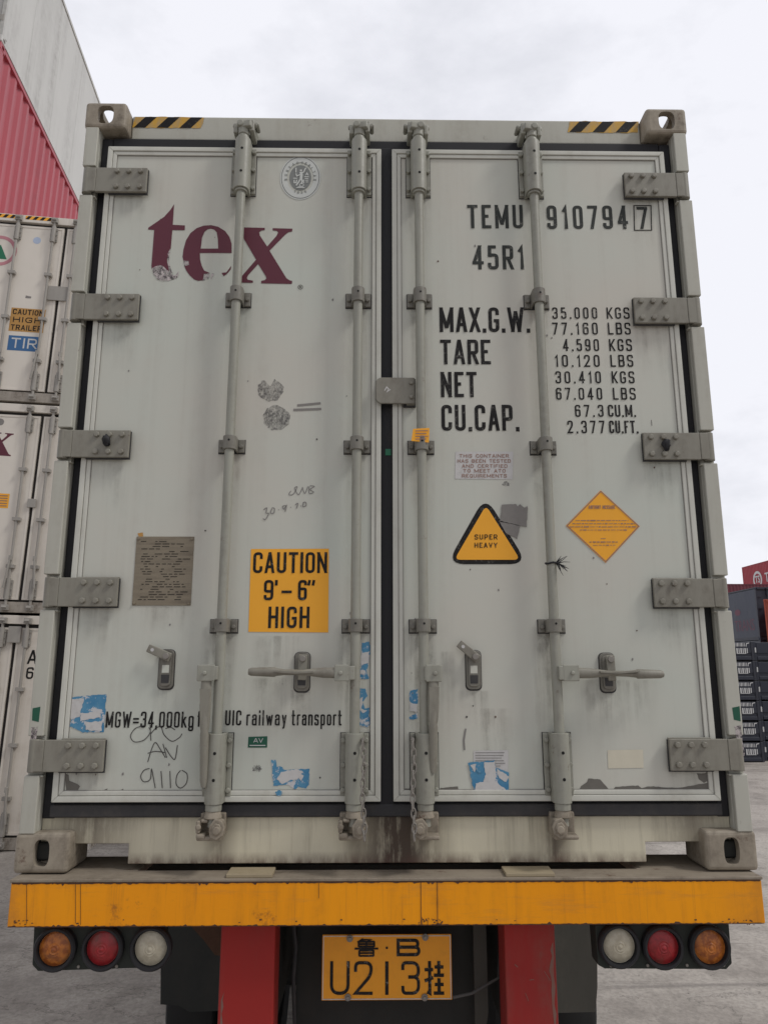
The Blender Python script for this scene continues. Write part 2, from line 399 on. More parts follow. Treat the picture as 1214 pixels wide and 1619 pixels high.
def copy_tree(o, parent=None):
    c = o.copy(); COL.objects.link(c)
    if parent is not None: c.parent = parent
    for ch in kids(o): copy_tree(ch, c)
    return c
def boolean(o, cutters):
    for c in cutters:
        k = o.modifiers.new('cut', 'BOOLEAN'); k.operation = 'DIFFERENCE'; k.solver = 'EXACT'; k.object = c
    bpy.context.view_layer.update()
    dg = bpy.context.evaluated_depsgraph_get()
    me = bpy.data.meshes.new_from_object(o.evaluated_get(dg))
    o.modifiers.clear(); old = o.data; nm = old.name; o.data = me; bpy.data.meshes.remove(old); me.name = nm
    for c in cutters:
        d = c.data; bpy.data.objects.remove(c); bpy.data.meshes.remove(d)
    return o

# flat shapes on a plane y = const -------------------------------------------------
def fill(mb, loops, y):
    """planar fill of outer loop + holes in (x, z)"""
    bm = bmesh.new(); es = []
    for lp in loops:
        vs = [bm.verts.new((a, y, b)) for a, b in lp]
        es += [bm.edges.new((vs[i], vs[(i+1) % len(vs)])) for i in range(len(vs))]
    bmesh.ops.triangle_fill(bm, use_beauty=True, use_dissolve=False, edges=es)
    bm.verts.index_update()
    vs = [tuple(v.co) for v in bm.verts]; fs = []
    for f in bm.faces:
        ix = [v.index for v in f.verts]
        if f.normal.y > 0: ix.reverse()
        fs.append(tuple(ix))
    mb.add(vs, fs); bm.free(); return mb
def fillet(pts, r, closed):
    out = []; n = len(pts)
    for i, p in enumerate(pts):
        x, y = p[0], p[1]; rr = p[2] if len(p) > 2 else r
        if (not closed and i in (0, n-1)) or rr <= 0: out.append((x, y)); continue
        a = Vector(pts[i-1][:2]); b = Vector((x, y)); c = Vector(pts[(i+1) % n][:2])
        d1 = a-b; d2 = c-b
        q = min(rr, d1.length*.5, d2.length*.5)
        if q < 1e-6: out.append((x, y)); continue
        p1 = b+d1.normalized()*q; p2 = b+d2.normalized()*q
        for k in range(7):
            t = k/6; e = p1*(1-t)**2+b*2*t*(1-t)*.93+p2*t*t+(p1+p2)*.5*2*t*(1-t)*.07
            out.append((e.x, e.y))
    return out
LIFT = [0]
def ribbon(mb, pts, t, y, closed=False):
    """flat stroke of width t through (x, z) points on plane y; each stroke a hair proud of the one before"""
    LIFT[0] = (LIFT[0]+1) % 9
    y = y-LIFT[0]*1.2e-4
    P = []
    for p in pts:
        v = Vector(p[:2])
        if not P or (v-P[-1]).length > 1e-6: P.append(v)
    if closed and (P[0]-P[-1]).length < 1e-6: P.pop()
    n = len(P); vs = []
    if n < 2: return mb
    for i in range(n):
        a = P[i-1] if (i or closed) else None; c = P[(i+1) % n] if (i < n-1 or closed) else None
        d1 = (P[i]-a).normalized() if a is not None else None
        d2 = (c-P[i]).normalized() if c is not None else None
        d1 = d1 or d2; d2 = d2 or d1
        n1 = Vector((-d1.y, d1.x)); n2 = Vector((-d2.y, d2.x)); mm = n1+n2
        if mm.length < .3: mm = n1
        mm.normalize(); k = min(1/max(mm.dot(n1), .35), 2.2)
        e = mm*(t/2*k)
        vs += [(P[i].x+e.x, y, P[i].y+e.y), (P[i].x-e.x, y, P[i].y-e.y)]
    m2 = n if closed else n-1
    fs = [(2*i, 2*i+1, 2*((i+1) % n)+1, 2*((i+1) % n)) for i in range(m2)]
    return mb.add(vs, fs)
def ragged(px, jit, step):
    """outline with its edges broken up"""
    out = []
    n = len(px)
    for i in range(n):
        a = Vector(px[i]); b = Vector(px[(i+1) % n]); k = max(1, int((b-a).length/step))
        for j in range(k):
            p = a.lerp(b, j/k)
            out.append((p.x+random.uniform(-jit, jit), p.y+random.uniform(-jit, jit)))
    return out
def pxpoly(px, Y): return [(lambda v: (v.x, v.z))(at(a, b, Y)) for a, b in px]

# stroke lettering ------------------------------------------------------------------
# straight slanted strokes (x0, y0, x1, y1) added to the glyphs below
DIAG = {'A': [(0, 0, .46, 1), (1, 0, .54, 1)], 'K': [(1, 1, .05, .34), (.30, .52, 1, 0)], 'M': [(0, 1, .5, .1), (1, 1, .5, .1)], 'N': [(0, 1, 1, 0)],
        'R': [(.5, .46, 1, 0)], 'V': [(0, 1, .5, 0), (1, 1, .5, 0)], 'W': [(0, 1, .25, 0), (.25, 0, .5, .9), (.5, .9, .75, 0), (.75, 0, 1, 1)],
        'X': [(0, 0, 1, 1), (0, 1, 1, 0)], 'Y': [(0, 1, .5, .45), (1, 1, .5, .45)], '4': [(.72, 1, 0, .26)], '7': [(1, .98, .35, 0)],
        'k': [(.95, .7, .02, .28), (.30, .42, 1, 0)], 'w': [(0, .72, .25, 0), (.25, 0, .5, .65), (.5, .65, .75, 0), (.75, 0, 1, .72)], 'y': [(0, .72, .5, .02), (1, .72, .42, -.2)]}
G = {
 'A': (1.05, [([(.2, .27), (.8, .27)], 0, 0)]),
 'B': (1.0, [([(0, 0), (0, 1)], 0, 0), ([(0, 1, 0), (.95, 1), (.95, .52), (0, .52)], .3, 0), ([(0, .52), (1, .52), (1, 0), (0, 0)], .3, 0)]),
 'C': (1.0, [([(1, .70), (1, 1), (0, 1), (0, 0), (1, 0), (1, .30)], .45, 0)]),
 'D': (1.0, [([(0, 0), (0, 1), (1, 1), (1, 0), (0, 0, 0)], .45, 0), ([(0, 0), (0, 1)], 0, 0)]),
 'E': (.85, [([(1, 1), (0, 1), (0, 0), (1, 0)], 0, 0), ([(0, .52), (.85, .52)], 0, 0)]),
 'F': (.85, [([(1, 1), (0, 1), (0, 0)], 0, 0), ([(0, .52), (.85, .52)], 0, 0)]),
 'G': (1.0, [([(1, .72), (1, 1), (0, 1), (0, 0), (1, 0), (1, .45, 0), (.5, .45)], .45, 0)]),
 'H': (1.0, [([(0, 0), (0, 1)], 0, 0), ([(1, 0), (1, 1)], 0, 0), ([(0, .52), (1, .52)], 0, 0)]),
 'I': (0.0, [([(0, 0), (0, 1)], 0, 0)]),
 'K': (1.0, [([(0, 0), (0, 1)], 0, 0)]),
 'L': (.85, [([(0, 1), (0, 0), (1, 0)], 0, 0)]),
 'M': (1.45, [([(0, 0), (0, 1)], 0, 0), ([(1, 0), (1, 1)], 0, 0)]),
 'N': (1.08, [([(0, 0), (0, 1)], 0, 0), ([(1, 0), (1, 1)], 0, 0)]),
 'O': (1.0, [([(0, 0), (0, 1), (1, 1), (1, 0)], .45, 1)]),
 'P': (1.0, [([(0, 0), (0, 1)], 0, 0), ([(0, 1), (1, 1), (1, .44), (0, .44)], .3, 0)]),
 'R': (1.0, [([(0, 0), (0, 1)], 0, 0), ([(0, 1), (1, 1), (1, .46), (0, .46)], .3, 0)]),
 'Q': (1.0, [([(0, 0), (0, 1), (1, 1), (1, 0)], .45, 1), ([(.6, .25), (1.05, -.05)], 0, 0)]),
 'S': (1.0, [([(1, .76), (1, 1), (0, 1), (0, .54), (1, .48), (1, 0), (0, 0), (0, .24)], .36, 0)]),
 'T': (1.0, [([(0, 1), (1, 1)], 0, 0), ([(.5, 1), (.5, 0)], 0, 0)]),
 'U': (1.0, [([(0, 1), (0, 0), (1, 0), (1, 1)], .45, 0)]),
 'V': (1.0, []),
 'W': (1.8, []),
 'X': (1.0, []),
 'Y': (1.0, [([(.5, .5), (.5, 0)], 0, 0)]),
 '0': (1.0, [([(0, 0), (0, 1), (1, 1), (1, 0)], .45, 1)]),
 '1': (.45, [([(0, .76), (.85, 1, 0), (.85, 0)], 0, 0)]),
 '2': (1.0, [([(0, .70), (0, 1), (1, 1), (1, .60), (0, 0, 0), (1, 0)], .42, 0)]),
 '3': (1.0, [([(0, .76), (0, 1), (1, 1), (1, .53), (.35, .53)], .4, 0), ([(.35, .53), (1, .53), (1, 0), (0, 0), (0, .24)], .4, 0)]),
 '4': (1.05, [([(.72, 0), (.72, 1)], 0, 0), ([(0, .24), (1, .24)], 0, 0)]),
 '5': (1.0, [([(.92, 1), (.06, 1, 0), (.04, .52)], 0, 0), ([(.02, .54), (.14, .61), (1, .61), (1, 0), (0, 0), (0, .24)], .38, 0)]),
 '6': (1.0, [([(1, .78), (1, 1), (0, 1), (0, 0), (1, 0), (1, .57), (.5, .57)], .42, 0), ([(.55, .57), (.03, .57)], 0, 0)]),
 '7': (1.0, [([(0, 1), (1, 1)], 0, 0)]),
 '8': (1.0, [([(.04, .53), (.04, 1), (.96, 1), (.96, .53)], .42, 1), ([(0, 0), (0, .53), (1, .53), (1, 0)], .42, 1)]),
 '9': (1.0, [([(0, .22), (0, 0), (1, 0), (1, 1), (0, 1), (0, .43), (.5, .43)], .42, 0), ([(.45, .43), (.97, .43)], 0, 0)]),
 '.': (0.0, [([(0, -.03), (0, .09)], 0, 0)]),
 ',': (0.0, [([(.0, .1), (-.06, -.14)], 0, 0)]),
 '-': (.9, [([(0, .40), (1, .40)], 0, 0)]),
 '=': (1.05, [([(0, .30), (1, .30)], 0, 0), ([(0, .55), (1, .55)], 0, 0)]),
 "'": (0.0, [([(.1, 1.0), (-.0, .76)], 0, 0)]),
 '"': (.3, [([(.1, 1.0), (-.1, .76)], 0, 0), ([(1.1, 1.0), (.9, .76)], 0, 0)]),
 'k': (.9, [([(0, 0), (0, 1)], 0, 0)]),
 'g': (.9, [([(0, 0), (0, .7), (1, .7), (1, 0)], .36, 1), ([(1, .7), (1, -.25), (0, -.25), (0, -.1)], .36, 0)]),
 'f': (.6, [([(.4, 0), (.4, 1), (1.1, 1)], .4, 0), ([(0, .68), (1, .68)], 0, 0)]),
 'o': (.9, [([(0, 0), (0, .7), (1, .7), (1, 0)], .4, 1)]),
 'r': (.55, [([(0, 0), (0, .73)], 0, 0), ([(0, .4), (0, .7), (1, .7)], .4, 0)]),
 'i': (0.0, [([(0, 0), (0, .72)], 0, 0), ([(0, .86), (0, 1.0)], 0, 0)]),
 'l': (0.0, [([(0, 0), (0, 1)], 0, 0)]),
 'w': (1.5, []),
 'a': (.9, [([(.05, .5), (.05, .7), (1, .7), (1, 0)], .36, 0), ([(1, .40), (0, .40), (0, 0), (1, 0), (1, .2)], .3, 0)]),
 'y': (.9, [([(.45, -.22), (.05, -.25)], 0, 0)]),
 't': (.6, [([(.35, 1), (.35, 0), (1, 0)], .3, 0), ([(0, .68), (1, .68)], 0, 0)]),
 'n': (.9, [([(0, 0), (0, .73)], 0, 0), ([(0, .4), (0, .7), (1, .7), (1, 0)], .4, 0)]),
 's': (.85, [([(1, .53), (1, .7), (0, .7), (0, .38), (1, .34), (1, 0), (0, 0), (0, .18)], .3, 0)]),
 'p': (.9, [([(0, -.27), (0, .72)], 0, 0), ([(0, 0), (0, .7), (1, .7), (1, 0)], .4, 1)]),
}
def text_into(mb, txt, p00, p10, p01, y, stroke=.16, gap=.42):
    """txt in the (x, z) frame p00 (bottom left) p10 (bottom right) p01 (top left); stroke as a share of cap height"""
    p00, p10, p01 = Vector(p00), Vector(p10), Vector(p01)
    Hh = (p01-p00).length; t = Hh*stroke; Wt = (p10-p00).length-t
    units = sum(.55 if c == ' ' else G[c][0] for c in txt)
    # advance: glyph width w*unit, gap g between; strokes have width t so the clear gap is g - t
    ng = len(txt)-1
    g = gap
    unit = (Wt-ng*t*1.0)/(units+ng*g) if (units+ng*g) > 0 else Wt
    ex = (p10-p00).normalized(); ez = (p01-p00)/Hh
    x = t/2
    for c in txt:
        w = .55 if c == ' ' else G[c][0]
        if c != ' ':
            ww = w*unit
            for pts, r, cl in G[c][1]:
                q = []
                rad = r*min(max(ww, 1e-4), Hh)
                for p in pts:
                    X = x+p[0]*(ww if w > 0 else unit*.6); Z = t/2+p[1]*(Hh-t)
                    if len(p) > 2: q.append((X, Z, p[2]))
                    else: q.append((X, Z))
                f = fillet(q, rad, bool(cl))
                f = [((p00+ex*a+ez*b).x, (p00+ex*a+ez*b).y) for a, b in f]
                # square ends reach the full cap height
                if not cl:
                    for e0, e1, pe in ((0, 1, pts[0]), (-1, -2, pts[-1])):
                        a0, a1 = Vector(f[e0]), Vector(f[e1]); d = (a0-a1).normalized()
                        if (abs(d.y) > .5 and (pe[1] < .02 or pe[1] > .98)) or (abs(d.x) > .8 and (pe[0] < .02 or pe[0] > .98)): f[e0] = tuple(a0+d*t/2)
                ribbon(mb, f, t, y, bool(cl))
            for xa, ya, xb, yb in DIAG.get(c, ()):
                # slanted strokes are cut level at both ends
                A = Vector((x+xa*ww, t/2+ya*(Hh-t))); B = Vector((x+xb*ww, t/2+yb*(Hh-t)))
                if A.y > B.y: A, B = B, A
                sl = (B.x-A.x)/max(B.y-A.y, 1e-6); hw_ = t/2*math.sqrt(1+sl*sl)*.96
                if min(ya, yb) < .02: A = A-Vector((sl, 1))*t/2*1.0
                if max(ya, yb) > .98: B = B+Vector((sl, 1))*t/2*1.0
                LIFT[0] = (LIFT[0]+1) % 9; yy = y-LIFT[0]*1.2e-4
                q4 = [p00+ex*p.x+ez*p.y for p in (A-Vector((hw_, 0)), A+Vector((hw_, 0)), B+Vector((hw_, 0)), B-Vector((hw_, 0)))]
                mb.add([(p.x, yy, p.y) for p in q4], [(0, 1, 2, 3)])
        x += w*unit+t+g*unit
    return mb
def xz(v): return (v.x, v.z)
def word(mb, txt, x0, x1, yb, yt, Y, stroke=.16, gap=.42, x0t=None):
    return text_into(mb, txt, xz(at(x0, yb, Y)), xz(at(x1, yb, Y)), xz(Vector((at(x0, yb, Y).x, 0, at(x0, yt, Y).z))), Y, stroke, gap)
def font_text(txt, mat, parent, name, x, z, y, size, sx=1.0, align='CENTER', bold=0.0, rot=None, loc3=None, spacing=1.0):
    cu = bpy.data.curves.new(name, 'FONT'); cu.body = txt; cu.size = size; cu.align_x = align; cu.align_y = 'CENTER'
    cu.offset = bold; cu.fill_mode = 'FRONT'; cu.resolution_u = 3; cu.space_character = spacing
    o = bpy.data.objects.new(name, cu); COL.objects.link(o)
    bpy.context.view_layer.update()
    me = bpy.data.meshes.new_from_object(o.evaluated_get(bpy.context.evaluated_depsgraph_get()))
    bpy.data.objects.remove(o); bpy.data.curves.remove(cu)
    me.name = name
    T = Matrix.Translation(loc3 or (x, y, z)) @ (rot or Matrix.Identity(4)) @ Matrix.Rotation(R(90), 4, 'X') @ Matrix.Diagonal((sx, 1, 1, 1))
    me.transform(T); me.materials.clear(); me.materials.append(mat)
    o = bpy.data.objects.new(name, me); COL.objects.link(o); put(o, parent)
    return o
def decal(name, mat, parent, px, Y, jit=0, step=3, holes=None, label=None):
    mb = MB()
    p = ragged(px, jit, step) if jit else px
    loops = [pxpoly(p, Y)]+[pxpoly(ragged(q, jit, step) if jit else q, Y) for q in (holes or [])]
    fill(mb, loops, Y)
    return mb.build(name, mat, parent, fix=False, label=label)

# ------------------------------------------------------------------ ground
ZG = -1.575
g = MB().add([(-400, -60, ZG), (400, -60, ZG), (400, 700, ZG), (-400, 700, ZG)], [(0, 1, 2, 3)]).build('ground', M['ground'], fix=False)
g['kind'] = 'structure'; g['label'] = 'grey mottled concrete yard'

# ================================================================== the shipping container in front
Hc, Wc, Lc = 2.896, 1.219, 12.192
C = thing('shipping_container', 'grey refrigerated container with closed rear doors, loaded on the yellow beamed trailer', 'container')
YP = .025        # face of the door panels
YD = YP-.0012    # lettering and stickers
GX0, GX1 = -.025, .0175          # the middle seal
TX = 1.119; TZ0, TZ1 = .216, 2.703

# body: walls, roof, floor behind the frame
mb = MB().box(-1.205, 1.205, .16, Lc, .14, 2.875)
mb.box(-1.212, -1.13, .19, Lc-.2, .017, .16).box(1.13, 1.212, .19, Lc-.2, .017, .16)
mb.box(-1.216, -1.15, .18, Lc-.2, 2.83, 2.886).box(1.15, 1.216, .18, Lc-.2, 2.83, 2.886)
mb.build('body', M['frame'], C)

def casting(x0, x1, y0, y1, z0, z1, parent, holes, mat=M['casting'], hw=.03, hh=.041):
    """hollow corner casting; holes: which faces are open"""
    o = MB().box(x0, x1, y0, y1, z0, z1).build('corner_casting', mat, parent)
    bv = o.modifiers.new('b', 'BEVEL'); bv.width = .014; bv.segments = 3
    cx, cy, cz = (x0+x1)/2, (y0+y1)/2, (z0+z1)/2
    def oval(a, b): 
        r = min(a, b); out = []
        for i in range(28):
            t = 2*math.pi*i/28; e = 2.0/3.0
            out.append((a*math.copysign(abs(math.cos(t))**e, math.cos(t)), b*math.copysign(abs(math.sin(t))**e, math.sin(t))))
        return out
    cut = [MB().box(x0+.03, x1-.03, y0+.028, y1-.03, z0+.028, z1-.028).build('cut', mat)]
    if 'f' in holes: cut.append(MB().prism([(cx+a, cz+b) for a, b in oval(hw, hh)], y0-.02, y0+.05, 'y').build('cut', mat))
    if 'l' in holes: cut.append(MB().prism([(cy+a, cz+b) for a, b in oval(.04, .032)], x0-.02, x0+.05, 'x').build('cut', mat))
    if 'r' in holes: cut.append(MB().prism([(cy+a, cz+b) for a, b in oval(.04, .032)], x1-.05, x1+.02, 'x').build('cut', mat))
    if 't' in holes: cut.append(MB().prism([(cx+a, cy+b) for a, b in oval(.032, .062)], z1-.05, z1+.02, 'z').build('cut', mat))
    if 'b' in holes: cut.append(MB().prism([(cx+a, cy+b) for a, b in oval(.032, .062)], z0-.02, z0+.05, 'z').build('cut', mat))
    boolean(o, cut)
    return o
casting(-Wc, -Wc+.165, 0, .178, Hc-.118, Hc, C, 'flt', hw=.033)
casting(Wc-.165, Wc, 0, .178, Hc-.118, Hc, C, 'frt', hw=.033)
casting(-Wc, -Wc+.178, 0, .178, 0, .125, C, 'fl', hw=.026, hh=.042)
casting(Wc-.172, Wc, 0, .178, 0, .125, C, 'fr', hw=.026, hh=.042)

# corner posts: a core with strips between the hinges
HY = [[(265, 303), (463, 505), (680, 722), (911, 957), (1169, 1220)], [(275, 312), (473, 512), (685, 728), (917, 962), (1169, 1219)]]
HXI = [[(132, 233), (112, 220), (90, 205), (67, 187), (40, 165)], [(1085, 987), (1108, 1002), (1130, 1017), (1153, 1033), (1180, 1058)]]
hz = []
for k in range(5):
    zs = [(at(180, a, 0).z, at(180, b, 0).z) for a, b in (HY[0][k],)]+[(at(1040, a, 0).z, at(1040, b, 0).z) for a, b in (HY[1][k],)]
    hz.append((sum(z[1] for z in zs)/2, sum(z[0] for z in zs)/2))
for s in (-1, 1):
    mb = MB()
    mb.box(s*1.158, s*1.209, .024, .16, .12, Hc-.11)
    edges = [.121]+[z for lo, hi in reversed(hz) for z in (lo-.012, hi+.012)]+[Hc-.1175]
    for i in range(0, len(edges), 2):
        mb.box(s*1.1585, s*1.2095, 0.0, .0235, edges[i], edges[i+1])
        # folded end tabs of each strip
        mb.box(s*1.15, s*1.2105, .006, .03, edges[i+1]-.006, edges[i+1]+.001) if i < len(edges)-2 else None
    mb.box(s*1.2092, s*1.217, .06, .17, .12, 1.55)
    p = mb.build('corner_post', M['frame'], C, bevel=.004)
    # painted scrapes on the lower post
    tag_x = s*1.19
    m2 = MB(); fill(m2, [[(tag_x-.012, .52), (tag_x+.014, .525), (tag_x+.013, .475), (tag_x-.010, .48)]], -.0006); m2.build('paint_scrape', M['green'], p, fix=False)
    m2 = MB(); fill(m2, [ragged([(tag_x-.010, .46), (tag_x+.012, .462), (tag_x+.014, .36), (tag_x-.006, .37)], .003, .012)], -.0006); m2.build('paint_scrape', M['worn'], p, fix=False)
    m2 = MB(); q = [at(a, b, .07) for a, b in ([(68, 1098), (74, 1096), (72, 1112), (66, 1113)] if s < 0 else [(1141, 1084), (1147, 1084), (1152, 1108), (1146, 1110)])]

# header and sill
mb = MB().box(-Wc+.166, Wc-.166, .07, .20, 2.777, 2.891).box(-Wc+.166, Wc-.166, .085, .20, 2.70, 2.7765)
mb.box(-1.157, 1.157, .12, .20, 2.62, 2.70)
header = mb.build('header_beam', M['frame'], C, bevel=.008, seg=3)
def hazard(parent, x0, x1, z0, z1, y, n, flip=False, worn=True):
    a = MB(); w = (x1-x0)
    fill(a, [ragged([(x0, z0), (x1, z0), (x1+.012, z1), (x0+.01, z1)], .0025, .02)], y)
    a.build('hazard_tape', M['haztape'], parent, fix=False)
    b = MB(); p = w/(n)
    for i in range(n):
        q = x0+p*i+p*.06; k = z1-z0
        fill(b, [[(q, z0+.001), (q+p*.5, z0+.001), (q+p*.5+k*.85, z1-.001), (q+k*.85, z1-.001)]], y-.0008)
    b.build('hazard_stripes', M['black'], parent, fix=False)
za, zb = at(270, 201, .069).z, at(270, 185.5, .069).z
za = at(270, 202.5, .069).z-.012; zb = 2.886
hazard(header, at(210, 200, .069).x, at(318, 200, .069).x, za+.012, zb, .0688, 3)
hazard(header, at(897, 200, .069).x, at(1006, 200, .069).x, za+.012, zb, .0688, 3)

zst = at(600, 1291, .05).z
px0, px1 = at(203, 1350, .05).x, at(1021, 1350, .05).x
zc = at(170, 1334, .05).z
mb = MB()
mb.prism([(-1.157, zst), (-1.157, zc), (px0, zc), (px0, .017), (px1, .017), (px1, zc), (1.157, zc), (1.157, zst)], .05, .062)
mb.box(px0, px1, .0625, .15, .017, .03).box(-1.157, 1.157, .0625, .16, zst-.012, zst-.001)
mb.box(px0+.0, px0+.008, .0625, .15, .03, zc).box(px1-.008, px1, .0625, .15, .03, zc)
mb.box(-1.04, px0-.001, .0625, .15, zc, zc+.008).box(px1+.001, 1.04, .0625, .15, zc, zc+.008)
sill = mb.build('sill_beam', M['sill'], C, bevel=.003)
# gasket ring round both doors and between them
mb = MB()
mb.box(-1.157, -TX+.004, .045, .12, .16, 2.76).box(TX-.004, 1.157, .045, .12, .16, 2.76)
mb.box(-TX+.004, TX-.004, .048, .12, TZ1-.004, 2.765)
mb.box(-TX+.004, TX-.004, .046, .115, zst+.0005, TZ0+.004)
mb.box(GX0-.004, GX1+.004, .05, .11, TZ0+.0045, TZ1-.0045)
gk = mb.build('door_gasket', M['rubber'], C, bevel=.004)
mb = MB().box(GX0-.0035, GX1+.0035, .036, .0495, TZ0-.03, TZ1+.02).build('middle_seal', M['rubber'], C, bevel=.004)
mb = MB().box(-TX-.01, TX+.01, .030, .0455, zst+.002, TZ0-.010).build('bottom_seal', M['rubber2'], C, bevel=.006)
a, b = at(609, 720, .035), at(618, 710, .035)
MB().box(a.x, b.x, .0335, .0355, a.z, b.z).build('seal_tag', M['greenlogo'], C)

def frame_strip(mb, x0, x1, z0, z1, w, y0, y1):
    o = [(x0, z0), (x1, z0), (x1, z1), (x0, z1)]; i = [(x0+w, z0+w), (x1-w, z0+w), (x1-w, z1-w), (x0+w, z1-w)]
    for k in range(4):
        j = (k+1) % 4
        mb.prism([o[k], o[j], i[j], i[k]], y0, y1)
doors = []
for s in (0, 1):
    x0, x1 = ((-TX, GX0), (GX1, TX))[s]
    d = MB().box(x0+.001, x1-.001, YP, .11, TZ0+.001, TZ1-.001).build('door', M['door'], C, label=('left door with the maroon wordmark and caution sign', 'right door with the weight table')[s])
    mb = MB(); frame_strip(mb, x0, x1, TZ0, TZ1, .019, .0145, YP+.004)
    frame_strip(mb, x0+.0205, x1-.0205, TZ0+.0205, TZ1-.0205, .015, .0185, YP+.003)
    mb.build('door_trim', M['trim'], d, bevel=.0015, seg=1)
    mb = MB(); frame_strip(mb, x0+.0185, x1-.0185, TZ0+.0185, TZ1-.0185, .003, .0205, YP+.002)
    frame_strip(mb, x0+.0352, x1-.0352, TZ0+.0352, TZ1-.0352, .0022, .0222, YP+.002)
    mb.build('trim_joint', M['tape'], d)
    doors.append(d)
    # hinges
    sg = (-1, 1)[s]
    for k in range(5):
        lo, hi = hz[k]
        xi = at(HXI[s][k][1], (HY[s][k][0]+HY[s][k][1])/2, 0).x
        mb = MB().box(sg*1.150, xi, -.005, .0085, lo, hi)
        zc2 = (lo+hi)/2
        mb.box(xi, xi-sg*-.15, .0088, .0145, lo-.004, hi+.004)
        mb.cyl((sg*1.186, .012, lo-.002), (sg*1.186, .012, hi+.002), .0195, 18)
        mb.box(sg*1.15, sg*1.186, -.0065, .002, lo+.001, hi-.001)
        for r_ in (lo+.02, hi-.018):
            for q in range(3):
                mb.bolt(xi+sg*(.026+q*.046), r_, -.005, .0115, .011)
        hg = mb.build('hinge', M['hinge'], d, bevel=.0025)
        MB().box(xi-sg*.0025, sg*1.10, .0075, .0135, lo-.0045, hi-.002).build('sealant_pad', M['rubber2'], d)  # dark pad added behind the leaf to colour in the gap's shade
    hp = at((170, 1052)[s], (697, 704)[s], -.01)
    rnd = MB()
    n1, n2 = 10, 7
    vs = []; 
    for i in range(n2+1):
        for j in range(n1):
            t = math.pi*i/n2; f = 2*math.pi*j/n1; q = .016*(1+random.uniform(-.25, .25))
            vs.append((hp.x+q*math.sin(t)*math.cos(f), hp.y-.006+q*.8*math.sin(t)*math.sin(f), hp.z+q*1.3*math.cos(t)))
    rnd.add(vs, [(i*n1+j, i*n1+(j+1) % n1, (i+1)*n1+(j+1) % n1, (i+1)*n1+j) for i in range(n2) for j in range(n1)])
    rnd.build('door_stop', M['rubber'], d, smooth=True)
DL, DR = doors

# ------------------------------------------------------------------ lock bars
RY = -.022; RR = .0172
def arch(mb, x, y, r, ri, z0, z1, yb):
    out = [(x-r, yb)]; n = 14
    out += [(x-r*math.cos(math.pi*i/n), y-r*math.sin(math.pi*i/n)) for i in range(n+1)]
    out += [(x+r, yb)]
    inn = [(x+ri, yb)]+[(x+ri*math.cos(math.pi*i/n), y-ri*math.sin(math.pi*i/n)) for i in range(n+1)]+[(x-ri, yb)]
    k = len(out)
    # quads between outer and inner loops
    inn = inn[::-1]
    vs = [(a, b, z0) for a, b in out]+[(a, b, z0) for a, b in inn]+[(a, b, z1) for a, b in out]+[(a, b, z1) for a, b in inn]
    fs = []
    for i in range(k-1):
        fs += [(i, i+1, k+i+1, k+i), (2*k+i, 3*k+i, 3*k+i+1, 2*k+i+1), (i, 2*k+i, 2*k+i+1, i+1), (k+i, k+i+1, 3*k+i+1, 3*k+i)]
    fs += [(0, k, 3*k, 2*k), (k-1, 3*k-1, 4*k-1, 2*k-1)]
    fs[-1] = (k-1, 2*k-1, 4*k-1, 3*k-1)
    mb.add(vs, fs)
def zat(px, py, Y=RY): return at(px, py, Y).z
rods = []
RODS = [(385, 333), (567, 560), (660, 675), (845, 888)]
zk = [(zat(600, 483, 0), zat(600, 461, 0)), (zat(600, 715, 0), zat(600, 694, 0)), (zat(600, 1000, 0), zat(600, 979, 0))]
ztop = (zat(600, 310, .02), zat(600, 240, .02)); zbot = (zat(600, 1258, .02), zat(600, 1160, .02))
zht0, zht1 = zat(600, 303, RY), zat(600, 224, RY)
zhb0, zhb1 = zat(600, 1270, RY), zat(600, 1159, RY)
zcamt = at(600, 204, -.03).z; zcamb = at(600, 1308, -.04).z
zkeep_t = (at(600, 217, -.01).z, at(600, 195, -.02).z)
